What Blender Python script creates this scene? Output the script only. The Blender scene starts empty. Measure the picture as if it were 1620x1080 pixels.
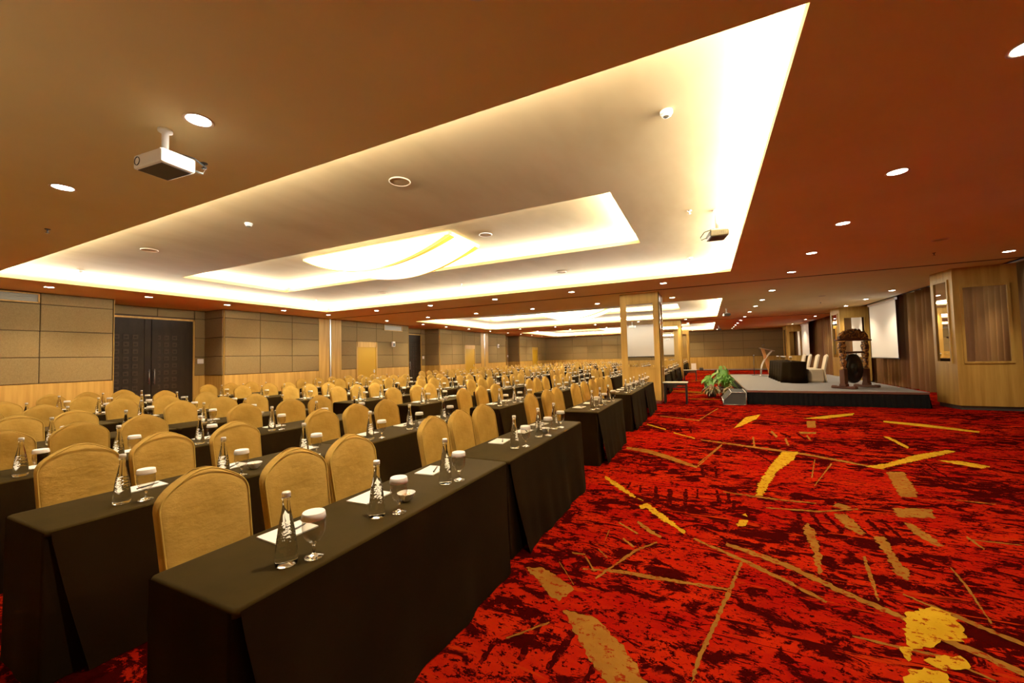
# large conference hall laid out for a meeting
COVE=78; SPOT=122; SR=.88; EXPO=1.18; GAM=1.09; VT='Standard'; LOOK='None'
STROKES = [
('G',[(0.99,7.4),(1.21,7.48),(1.06,6.94),(0.75,6.15),(0.48,5.09),(0.42,5.07),(0.49,5.56),(0.76,6.59)]),
('G',[(1.83,6.84),(2.12,7.1),(2.64,7.78),(3.21,8.32),(3.26,8.23),(2.7,7.6),(2.22,7.06),(1.96,6.75)]),
('G',[(2.79,7.53),(3.05,7.57),(3.23,7.37),(3.08,7.2),(2.91,7.37)]),
('G',[(2.75,9.27),(2.82,9.24),(2.8,8.42),(2.73,8.27)]),
('G',[(3.29,11.04),(3.79,10.6),(4.33,10.14),(4.41,10.31),(3.92,10.95),(3.36,11.26)]),
('T',[(1.97,6.62),(2.16,6.69),(1.99,5.88),(1.91,5.61),(1.76,5.57)]),
('T',[(1.57,5.16),(1.88,5.25),(1.81,4.99),(1.52,4.9)]),
('G',[(0.43,9.33),(0.78,11.01),(1.13,11.59),(0.99,10.85),(0.61,9.73)]),
('G',[(1.9,11.12),(2.44,11.73),(3.17,12.42),(3.03,12.0),(2.34,11.25)]),
('T',[(1.92,10.79),(2.09,10.85),(1.91,9.91),(1.76,9.86)]),
('T',[(1.53,9.34),(1.81,9.37),(1.77,9.18),(1.51,9.09)]),
('G',[(0.18,4.18),(0.23,4.3),(0.29,4.31),(0.26,4.18),(0.19,4.12)]),
('G',[(0.24,4.43),(0.28,4.48),(0.29,4.4)]),
('T',[(0.7,4.3),(0.76,4.44),(0.78,4.27),(0.71,3.72),(0.65,3.45),(0.64,3.48),(0.68,3.85)]),
('T',[(1.02,4.78),(1.13,4.8),(1.15,4.37),(1.1,4.32),(1.04,4.44)]),
('T',[(1.18,4.32),(1.26,4.35),(1.21,3.93),(1.2,3.72),(1.15,3.6),(1.11,3.68),(1.16,4.0)]),
('T',[(1.52,4.8),(1.58,4.72),(1.61,4.32),(1.56,4.29),(1.5,4.51)]),
('T',[(1.84,4.58),(1.84,4.35),(1.86,4.38),(1.86,4.62)]),
('T',[(0.99,3.88),(0.94,3.6),(0.89,3.24),(0.9,3.25),(0.97,3.63),(1.01,3.9)]),
('T',[(1.48,3.91),(1.45,3.67),(1.37,3.22),(1.38,3.23),(1.47,3.7),(1.49,3.93)]),
('T',[(-0.14,3.7),(0.18,3.45),(0.41,3.27),(0.6,3.09),(0.61,3.11),(0.43,3.31),(0.19,3.5),(-0.14,3.73)]),
('T',[(0.08,3.7),(0.44,3.49),(0.71,3.25),(0.93,3.09),(1.09,2.91),(1.27,2.78),(1.31,2.75),(1.32,2.77),(1.3,2.82),(1.12,2.96),(0.95,3.14),(0.73,3.31),(0.47,3.56),(0.09,3.75)]),
('T',[(1.05,3.38),(1.26,3.18),(1.41,3.05),(1.46,3.01),(1.47,3.03),(1.43,3.08),(1.28,3.22),(1.06,3.4)]),
('T',[(-0.45,2.95),(-0.18,2.98),(0.07,3.01),(0.07,3.03),(-0.18,3.01),(-0.45,2.96)]),
('T',[(0.17,3.45),(0.06,2.99),(-0.04,2.56),(-0.11,2.26),(-0.13,2.09),(-0.12,2.09),(-0.09,2.25),(-0.02,2.55),(0.08,2.97),(0.18,3.44)]),
('T',[(0.65,2.79),(0.77,2.78),(0.99,2.78),(1.14,2.68),(1.15,2.69),(1.0,2.8),(0.78,2.8),(0.65,2.8)]),
('G',[(0.98,3.15),(1.15,3.29),(1.22,3.25),(1.22,3.13),(1.16,2.97),(1.06,2.94),(1.01,2.88),(0.9,2.8),(0.89,2.86)]),
('G',[(0.91,2.72),(1.0,2.79),(1.09,2.83),(1.08,2.73),(0.95,2.67)]),
('G',[(0.81,2.61),(0.89,2.66),(0.97,2.65),(0.96,2.56),(0.76,2.47)]),
('G',[(0.84,2.79),(0.9,2.81),(0.86,2.7),(0.84,2.68)]),
('T',[(-0.16,6.23),(0.18,7.64),(0.17,7.69),(-0.17,6.26)]),
('T',[(-0.15,7.92),(0.6,7.57),(1.22,7.3),(1.62,7.02),(1.98,6.73),(2.0,6.78),(1.65,7.13),(1.25,7.42),(0.61,7.7),(-0.15,8.0)]),
('T',[(1.32,7.04),(1.09,6.03),(1.1,6.02),(1.33,7.04)]),
('T',[(1.47,6.87),(1.05,5.68),(1.05,5.66),(1.48,6.84)]),
('T',[(0.11,5.07),(0.55,5.0),(0.94,5.02),(0.94,5.05),(0.56,5.05),(0.11,5.1)]),
('T',[(0.47,4.71),(0.91,4.77),(1.26,4.99),(1.27,5.02),(0.92,4.82),(0.47,4.73)]),
('T',[(1.05,5.01),(1.14,5.13),(1.22,5.04),(1.16,4.94)]),
('T',[(0.69,8.5),(0.63,7.63),(0.66,7.66),(0.72,8.53)]),
('T',[(1.18,8.51),(1.13,7.9),(1.17,7.97),(1.22,8.6)]),
('T',[(1.05,9.13),(1.06,8.57),(1.11,8.73),(1.09,9.31)]),
('T',[(1.56,8.89),(1.55,8.5),(1.58,8.61),(1.6,9.01)]),
('T',[(2.21,5.64),(2.48,5.62),(2.5,5.65),(2.22,5.66)]),
('T',[(1.83,4.53),(2.14,4.55),(2.14,4.57),(1.84,4.55)]),
('D',[(-0.61,5.01),(-0.53,4.45),(-0.5,4.47),(-0.58,5.03)]),
('D',[(-0.43,4.93),(-0.41,4.43),(-0.38,4.43),(-0.4,4.93)]),
('D',[(-0.29,4.93),(-0.26,4.32),(-0.23,4.33),(-0.25,4.94)]),
('D',[(0.04,4.95),(0.06,4.64),(0.08,4.68),(0.07,4.99)]),
('D',[(0.19,4.84),(0.16,4.5),(0.19,4.5),(0.22,4.84)]),
('D',[(0.7,4.62),(0.67,4.1),(0.7,4.13),(0.74,4.67)]),
('D',[(0.82,4.7),(0.84,4.19),(0.87,4.24),(0.85,4.76)]),
('D',[(1.09,4.77),(1.14,4.28),(1.17,4.34),(1.12,4.84)]),
('D',[(1.23,4.69),(1.28,4.18),(1.31,4.24),(1.27,4.76)]),
('D',[(1.35,4.74),(1.36,4.22),(1.39,4.26),(1.38,4.8)]),
('D',[(-0.13,6.09),(-0.11,5.62),(-0.07,5.65),(-0.09,6.12)]),
('D',[(0.03,6.15),(0.04,5.61),(0.07,5.64),(0.06,6.18)]),
('D',[(0.93,4.71),(0.97,4.33),(0.99,4.38),(0.96,4.77)]),
('D',[(-0.77,9.07),(-0.7,8.59),(-0.67,8.68),(-0.73,9.17)]),
('D',[(-0.58,9.07),(-0.52,8.56),(-0.49,8.64),(-0.54,9.16)]),
('D',[(-0.39,9.06),(-0.34,8.56),(-0.31,8.64),(-0.35,9.15)]),
('D',[(1.18,9.03),(1.29,8.65),(1.32,8.8),(1.21,9.19)]),
('D',[(1.45,9.13),(1.48,8.47),(1.52,8.59),(1.49,9.27)]),
('D',[(0.99,8.97),(1.02,8.7),(1.05,8.84),(1.02,9.12)]),
('D',[(2.39,6.88),(2.39,5.97),(2.42,6.03),(2.43,6.96)]),
('D',[(2.56,7.24),(2.51,6.44),(2.54,6.49),(2.59,7.3)]),
('D',[(0.41,7.86),(0.77,6.56),(0.79,6.63),(0.43,7.96)]),
('G',[(-1.22,5.13),(-1.02,4.82),(-0.76,4.51),(-0.76,4.58),(-1.02,4.96),(-1.23,5.21)]),
('G',[(-0.73,4.52),(-0.66,4.46),(-0.66,4.48),(-0.73,4.54)]),
('G',[(-0.66,4.23),(-0.61,4.28),(-0.45,4.04),(-0.23,3.79),(-0.22,3.84),(-0.43,4.15),(-0.61,4.41),(-0.68,4.3)]),
('T',[(-1.25,6.82),(-0.87,6.63),(-0.5,6.28),(-0.18,5.98),(-0.17,6.08),(-0.5,6.5),(-0.89,6.88),(-1.27,6.97)]),
('T',[(-0.79,3.8),(-0.6,3.63),(-0.59,3.65),(-0.79,3.83)]),
('T',[(-0.64,3.88),(-0.5,3.69),(-0.4,3.63),(-0.4,3.66),(-0.49,3.75),(-0.63,3.92)]),
('T',[(-0.7,3.49),(-0.59,3.37),(-0.58,3.39),(-0.69,3.51)]),
('T',[(-0.43,3.55),(-0.57,3.34),(-0.68,3.04),(-0.76,2.81),(-0.75,2.8),(-0.67,3.01),(-0.56,3.31),(-0.42,3.53)]),
('T',[(-1.26,2.75),(-1.15,2.8),(-0.93,2.68),(-0.85,2.62),(-0.9,2.46),(-0.98,2.49),(-1.07,2.59)]),
('T',[(-1.06,2.92),(-0.87,2.67),(-0.87,2.68),(-1.06,2.93)]),
('T',[(-0.91,3.08),(-0.79,2.89),(-0.78,2.9),(-0.9,3.09)]),
('T',[(-1.01,3.09),(-0.91,3.1),(-0.91,3.12),(-1.02,3.11)]),
('T',[(-0.84,3.23),(-0.74,3.11),(-0.74,3.13),(-0.84,3.25)]),
('T',[(-0.87,2.89),(-0.63,2.94),(-0.26,2.97),(0.06,3.0),(0.07,3.02),(-0.26,3.01),(-0.64,2.98),(-0.87,2.91)]),
('T',[(-0.84,3.62),(-0.82,3.32),(-0.82,3.32),(-0.83,3.62)]),
('G',[(-1.24,9.28),(-0.8,8.76),(-0.81,8.85),(-1.24,9.39)]),
('G',[(-0.64,8.45),(-0.25,8.01),(-0.25,8.1),(-0.64,8.54)]),
('T',[(-1.09,10.62),(-0.2,10.13),(-0.2,10.26),(-1.1,10.76)]),
('T',[(-0.2,10.3),(0.24,12.49),(0.23,12.61),(-0.21,10.38)]),
('T',[(-0.16,6.07),(0.18,7.61),(0.17,7.65),(-0.17,6.1)]),
('T',[(-0.16,3.71),(0.1,3.53),(0.1,3.55),(-0.15,3.74)]),
('D',[(-0.9,5.04),(-0.91,4.85),(-0.88,4.81),(-0.87,5.0)]),
('D',[(-0.77,5.0),(-0.75,4.72),(-0.72,4.71),(-0.74,4.99)]),
('D',[(-0.6,4.99),(-0.56,4.34),(-0.53,4.34),(-0.57,4.99)]),
('D',[(-0.46,4.97),(-0.43,4.47),(-0.4,4.48),(-0.42,4.98)]),
('D',[(-0.28,5.04),(-0.27,4.37),(-0.24,4.38),(-0.25,5.04)]),
('D',[(-0.16,5.09),(-0.16,4.76),(-0.14,4.76),(-0.14,5.09)]),
('D',[(0.03,5.11),(0.04,4.71),(0.07,4.73),(0.06,5.14)]),
('D',[(0.14,5.06),(0.14,4.69),(0.17,4.72),(0.17,5.09)]),
('D',[(-1.21,4.59),(-1.01,4.64),(-1.02,4.71),(-1.23,4.66)]),
('D',[(-1.22,4.82),(-1.05,4.85),(-1.06,4.9),(-1.24,4.87)]),
('D',[(-0.92,6.33),(-0.93,6.09),(-0.9,6.04),(-0.9,6.27)]),
('D',[(-0.8,6.43),(-0.8,6.08),(-0.77,6.04),(-0.77,6.38)]),
('D',[(-0.66,6.36),(-0.67,6.02),(-0.64,5.99),(-0.64,6.32)]),
('T',[(-0.85,2.38),(-0.68,2.4),(-0.46,2.23),(-0.29,1.99),(-0.46,1.92),(-0.61,2.07)]),
('D',[(-0.95,2.29),(-0.94,1.91),(-0.91,1.9),(-0.91,2.28)]),
('D',[(-0.76,2.23),(-0.78,1.91),(-0.75,1.9),(-0.72,2.21)]),
('D',[(-1.11,2.01),(-1.11,1.81),(-1.08,1.8),(-1.08,2.0)]),
('D',[(-0.56,2.1),(-0.61,1.86),(-0.58,1.85),(-0.54,2.09)]),
('T',[(-0.89,2.25),(-1.06,2.03),(-1.05,2.02),(-0.88,2.24)]),
]
import bpy, bmesh, math, random
from mathutils import Vector, Matrix
random.seed(11)
R = math.radians
PI = math.pi
SC = bpy.context.scene
COL = SC.collection
ORD = ['zeroth','first','second','third','fourth','fifth','sixth','seventh','eighth','ninth','tenth','eleventh','twelfth','thirteenth','fourteenth','fifteenth','sixteenth']

# ------------------------------------------------------------------ materials
def mat(name, color, rough=0.5, metal=0.0, spec=0.5, noise=None, bump=None, emit=None, coat=0.0, sheen=0.0):
    """noise = (scale vec, color2, low, high); bump = (scale vec, strength, distance)"""
    m = bpy.data.materials.new(name); m.use_nodes = True
    nt = m.node_tree; N = nt.nodes; L = nt.links
    b = N['Principled BSDF']
    b.inputs['Base Color'].default_value = (*color, 1)
    b.inputs['Roughness'].default_value = rough
    b.inputs['Metallic'].default_value = metal
    b.inputs['Specular IOR Level'].default_value = spec
    b.inputs['Coat Weight'].default_value = coat
    b.inputs['Sheen Weight'].default_value = sheen
    if noise or bump:
        g = N.new('ShaderNodeTexCoord')
    def nz(sc, det=4, rgh=.6):
        mp = N.new('ShaderNodeMapping'); mp.inputs['Scale'].default_value = sc
        L.new(g.outputs['Object'], mp.inputs['Vector'])
        t = N.new('ShaderNodeTexNoise'); t.inputs['Scale'].default_value = 1; t.inputs['Detail'].default_value = det; t.inputs['Roughness'].default_value = rgh
        L.new(mp.outputs['Vector'], t.inputs['Vector']); return t
    if noise:
        t = nz(noise[0])
        r = N.new('ShaderNodeMapRange'); r.inputs['From Min'].default_value = noise[2]; r.inputs['From Max'].default_value = noise[3]
        L.new(t.outputs['Fac'], r.inputs['Value'])
        mx = N.new('ShaderNodeMix'); mx.data_type = 'RGBA'
        mx.inputs[6].default_value = (*color, 1); mx.inputs[7].default_value = (*noise[1], 1)
        L.new(r.outputs['Result'], mx.inputs[0]); L.new(mx.outputs[2], b.inputs['Base Color'])
    if bump:
        t = nz(bump[0])
        bp = N.new('ShaderNodeBump'); bp.inputs['Strength'].default_value = bump[1]; bp.inputs['Distance'].default_value = bump[2]
        L.new(t.outputs['Fac'], bp.inputs['Height']); L.new(bp.outputs['Normal'], b.inputs['Normal'])
    if emit:
        b.inputs['Emission Color'].default_value = (*emit[0], 1); b.inputs['Emission Strength'].default_value = emit[1]
    return m

M = {}
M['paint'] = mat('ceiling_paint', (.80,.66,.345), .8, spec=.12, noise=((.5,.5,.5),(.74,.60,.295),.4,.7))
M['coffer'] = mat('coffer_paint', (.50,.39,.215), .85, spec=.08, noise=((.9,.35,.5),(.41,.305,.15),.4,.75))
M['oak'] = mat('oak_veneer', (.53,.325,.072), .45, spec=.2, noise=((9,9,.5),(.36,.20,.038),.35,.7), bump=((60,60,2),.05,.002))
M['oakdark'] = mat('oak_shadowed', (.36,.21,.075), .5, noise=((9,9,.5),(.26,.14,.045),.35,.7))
M['panel'] = mat('brown_wall_fabric', (.235,.168,.072), .95, spec=.1, noise=((90,90,40),(.175,.122,.049),.35,.65), bump=((300,300,300),.25,.003))
M['joint'] = mat('panel_joint', (.05,.03,.015), .9)
M['chair'] = mat('gold_chair_fabric', (.47,.285,.060), .85, spec=.12, noise=((5,5,5),(.37,.215,.036),.35,.7), bump=((15,12,22),.42,.018))
M['piping'] = mat('gold_piping', (.48,.30,.06), .8, spec=.1)
M['cream'] = mat('cream_chair_fabric', (.78,.66,.46), .8, bump=((18,18,18),.2,.01))
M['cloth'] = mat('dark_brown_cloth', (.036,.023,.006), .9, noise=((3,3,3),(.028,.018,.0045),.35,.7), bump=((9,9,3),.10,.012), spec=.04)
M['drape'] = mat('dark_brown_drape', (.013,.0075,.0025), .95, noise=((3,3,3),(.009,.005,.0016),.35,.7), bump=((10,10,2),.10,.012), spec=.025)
M['paper'] = mat('white_paper', (.86,.82,.74), .7)
M['lid'] = mat('white_paper_lid', (.88,.84,.78), .7)
M['china'] = mat('white_china', (.86,.83,.76), .15)
M['sweet'] = mat('wrapped_sweet', (.8,.6,.4), .3)
M['pen'] = mat('black_pen', (.03,.03,.035), .3)
M['cap'] = mat('bottle_cap', (.75,.72,.68), .3, metal=.6)
M['mirror'] = mat('mirror', (.86,.84,.80), .015, metal=1.0)
M['blackwood'] = mat('dark_door_wood', (.020,.011,.006), .5, spec=.12, noise=((6,6,1),(.013,.007,.004),.3,.7))
M['doorcarve'] = mat('door_carving', (.030,.017,.010), .5, spec=.15)
M['gold_door'] = mat('yellow_ochre_door', (.42,.25,.012), .5, spec=.2)
M['slat'] = mat('grille_slats', (.30,.285,.22), .5)
M['steel'] = mat('brushed_steel', (.6,.58,.55), .3, metal=1)
M['black'] = mat('black_paint', (.012,.011,.011), .35)
M['white'] = mat('white_plastic', (.82,.78,.72), .4)
M['grey'] = mat('dark_olive_plastic', (.085,.075,.055), .5)
M['dark'] = mat('dark_plastic', (.05,.045,.04), .5)
M['stage'] = mat('grey_stage_carpet', (.20,.185,.172), .95, noise=((30,30,30),(.16,.148,.138),.3,.7))
M['skirt'] = mat('black_stage_skirt', (.006,.006,.006), .8, spec=.08)
M['curtain'] = mat('brown_velvet_curtain', (.24,.130,.045), .85, spec=.1, noise=((1.2,1.2,.3),(.165,.075,.036),.35,.7))
M['screen'] = mat('projection_fabric', (.80,.76,.68), .9)
M['carve'] = mat('carved_gilded_wood', (.06,.02,.008), .4, noise=((17,17,17),(.62,.30,.05),.47,.60), bump=((30,30,30),.8,.03))
M['gongm'] = mat('black_bronze', (.005,.0045,.004), .28, spec=.35)
M['red'] = mat('red_brown_wood', (.10,.03,.012), .45)
M['leaf'] = mat('green_leaf', (.09,.30,.03), .45, noise=((6,6,6),(.2,.42,.05),.4,.7))
M['leafred'] = mat('bronze_leaf', (.22,.10,.03), .45, noise=((8,8,8),(.10,.16,.03),.4,.7))
M['pot'] = mat('dark_plant_pot', (.05,.035,.025), .6)
M['orange'] = mat('orange_wood', (.55,.21,.05), .4)
M['amber'] = mat('amber_glass', (.8,.5,.06), .3, emit=((1,.62,.07),.22))
M['lampglass'] = mat('lit_glass', (.9,.85,.7), .4, emit=((1,.92,.68),1.5))
M['lampframe'] = mat('lamp_frame', (.75,.68,.45), .4, emit=((1,.85,.5),.25))
M['bulb'] = mat('downlight_lens', (1,1,1), .4, emit=((1,.93,.82),22))
M['ring'] = mat('downlight_ring', (.72,.55,.38), .5)
M['stepgrey'] = mat('dark_grey_step_carpet', (.055,.053,.052), .95, spec=.1)
M['tabletop'] = mat('pale_laminate', (.36,.31,.23), .5)
M['day'] = mat('daylight_pane', (.5,.6,.8), .3, emit=((.68,.78,1.0),3.2))
M['slot'] = mat('track_slot', (.10,.05,.025), .8)
M['sheetglass'] = mat('rail_metal', (.75,.7,.6), .25, metal=1)

def glass_mat(name, ior=1.4, rough=0.0, tint=(1,1,1), bump=False):
    m = bpy.data.materials.new(name); m.use_nodes = True
    nt = m.node_tree; N = nt.nodes; L = nt.links; N.clear()
    o = N.new('ShaderNodeOutputMaterial'); g = N.new('ShaderNodeBsdfGlass')
    g.inputs['IOR'].default_value = ior; g.inputs['Roughness'].default_value = rough; g.inputs['Color'].default_value = (*tint, 1)
    L.new(g.outputs[0], o.inputs[0])
    if bump:
        tc = N.new('ShaderNodeTexCoord'); mp = N.new('ShaderNodeMapping'); mp.inputs['Scale'].default_value = (60,60,60)
        t = N.new('ShaderNodeTexVoronoi'); t.inputs['Scale'].default_value = 1.4
        sx = N.new('ShaderNodeSeparateXYZ'); L.new(tc.outputs['Object'], sx.inputs[0])
        cr = N.new('ShaderNodeMapRange'); cr.interpolation_type = 'SMOOTHSTEP'
        a = N.new('ShaderNodeMath'); a.operation = 'SUBTRACT'; a.inputs[1].default_value = .115
        L.new(sx.outputs['Z'], a.inputs[0])
        ab = N.new('ShaderNodeMath'); ab.operation = 'ABSOLUTE'; L.new(a.outputs[0], ab.inputs[0])
        cr.inputs['From Min'].default_value = .03; cr.inputs['From Max'].default_value = .045
        cr.inputs['To Min'].default_value = 1; cr.inputs['To Max'].default_value = 0
        L.new(ab.outputs[0], cr.inputs['Value'])
        ml = N.new('ShaderNodeMath'); ml.operation = 'MULTIPLY'
        L.new(tc.outputs['Object'], mp.inputs[0]); L.new(mp.outputs[0], t.inputs['Vector'])
        L.new(t.outputs['Distance'], ml.inputs[0]); L.new(cr.outputs[0], ml.inputs[1])
        bp = N.new('ShaderNodeBump'); bp.inputs['Strength'].default_value = .55; bp.inputs['Distance'].default_value = .004
        L.new(ml.outputs[0], bp.inputs['Height']); L.new(bp.outputs[0], g.inputs['Normal'])
    return m
def thin_glass(name):
    m = bpy.data.materials.new(name); m.use_nodes = True
    nt = m.node_tree; N = nt.nodes; L = nt.links; N.clear()
    o = N.new('ShaderNodeOutputMaterial'); t = N.new('ShaderNodeBsdfTransparent'); t.inputs[0].default_value = (.93,.92,.90,1)
    g = N.new('ShaderNodeBsdfGlossy'); g.inputs['Roughness'].default_value = .02
    f = N.new('ShaderNodeLayerWeight'); f.inputs['Blend'].default_value = .28
    mr = N.new('ShaderNodeMapRange'); mr.inputs['To Min'].default_value = .04; mr.inputs['To Max'].default_value = .62
    L.new(f.outputs['Facing'], mr.inputs['Value'])
    pw = N.new('ShaderNodeMath'); pw.operation = 'POWER'; pw.inputs[1].default_value = 1.6
    L.new(mr.outputs[0], pw.inputs[0])
    mx = N.new('ShaderNodeMixShader'); L.new(pw.outputs[0], mx.inputs[0]); L.new(t.outputs[0], mx.inputs[1]); L.new(g.outputs[0], mx.inputs[2])
    L.new(mx.outputs[0], o.inputs[0]); return m
M['bottle'] = glass_mat('bottle_glass', 1.36, tint=(.97,.98,.97), bump=True)
M['stem'] = glass_mat('stem_glass', 1.45)
M['thin'] = thin_glass('goblet_glass')

def carpet_mat(name, a, b, lo, hi, sc=(2.2,2.6,1), hole=None):
    m = bpy.data.materials.new(name); m.use_nodes = True
    nt = m.node_tree; N = nt.nodes; L = nt.links
    bs = N['Principled BSDF']; bs.inputs['Roughness'].default_value = .95; bs.inputs['Specular IOR Level'].default_value = .0
    g = N.new('ShaderNodeNewGeometry')
    def nz(scale, det, rough, dist=0):
        mp = N.new('ShaderNodeMapping'); mp.inputs['Scale'].default_value = scale
        mp.inputs['Rotation'].default_value = (0,0,.12)
        L.new(g.outputs['Position'], mp.inputs[0])
        t = N.new('ShaderNodeTexNoise'); t.inputs['Scale'].default_value = 1; t.inputs['Detail'].default_value = det
        t.inputs['Roughness'].default_value = rough; t.inputs['Distortion'].default_value = dist
        L.new(mp.outputs[0], t.inputs['Vector']); return t.outputs['Fac']
    def ramp(v, lo, hi):
        r = N.new('ShaderNodeMapRange'); r.inputs['From Min'].default_value = lo; r.inputs['From Max'].default_value = hi
        L.new(v, r.inputs['Value']); return r.outputs[0]
    def mix(f, c1, c2):
        x = N.new('ShaderNodeMix'); x.data_type = 'RGBA'
        L.new(f, x.inputs[0])
        for i, c in ((6,c1),(7,c2)):
            if isinstance(c, tuple): x.inputs[i].default_value = (*c, 1)
            else: L.new(c, x.inputs[i])
        return x.outputs[2]
    if hole is None:
        big = ramp(nz((.5,.9,1), 2, .5), .36, .64)           # busy and calm areas
        n1 = nz((4.2,6.6,1), 11, .74, .5)
        ad = N.new('ShaderNodeMath'); ad.operation = 'MULTIPLY_ADD'; ad.inputs[1].default_value = .13; L.new(big, ad.inputs[0]); L.new(n1, ad.inputs[2])
        f1 = ramp(ad.outputs[0], lo, hi)
        hue = ramp(nz((1.0,1.8,1), 5, .65), .40, .62)
        cr = mix(hue, a, (.30,.0105,.0018))
        c1 = mix(f1, cr, b)
        c2 = mix(ramp(nz((17,25,1), 5, .75, .3), .545, .575), c1, (.019,.0008,.0007))
        c3 = mix(ramp(nz((.9,13,1), 7, .66, .5), .60, .615), c2, (.026,.001,.0008))
        c3 = mix(ramp(nz((1.3,11,1), 6, .62, .8), .63, .65), c3, (.26,.015,.002))
        L.new(c3, bs.inputs['Base Color'])
    else:
        f = ramp(nz((17,22,1), 6, .72), .555, .585)
        c1 = mix(ramp(nz((4,4,1), 4, .6), .35, .7), a, b)
        L.new(mix(f, c1, hole), bs.inputs['Base Color'])
    bp = N.new('ShaderNodeBump'); bp.inputs['Strength'].default_value = .3; bp.inputs['Distance'].default_value = .006
    L.new(nz((260,260,260), 2, .5), bp.inputs['Height']); L.new(bp.outputs[0], bs.inputs['Normal'])
    return m
M['carpet'] = carpet_mat('red_carpet', (.20,.0032,.0014), (.026,.0009,.0007), .558, .592)
M['cgold'] = carpet_mat('carpet_gold_stroke', (.43,.25,.012), (.32,.165,.007), 0, 0, hole=(.20,.03,.004))
M['ctan'] = carpet_mat('carpet_tan_stroke', (.21,.092,.013), (.16,.060,.009), 0, 0, hole=(.17,.015,.003))
M['cdark'] = carpet_mat('carpet_dark_bar', (.022,.001,.0008), (.03,.0012,.0008), 0, 0, hole=(.10,.003,.001))

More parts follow.
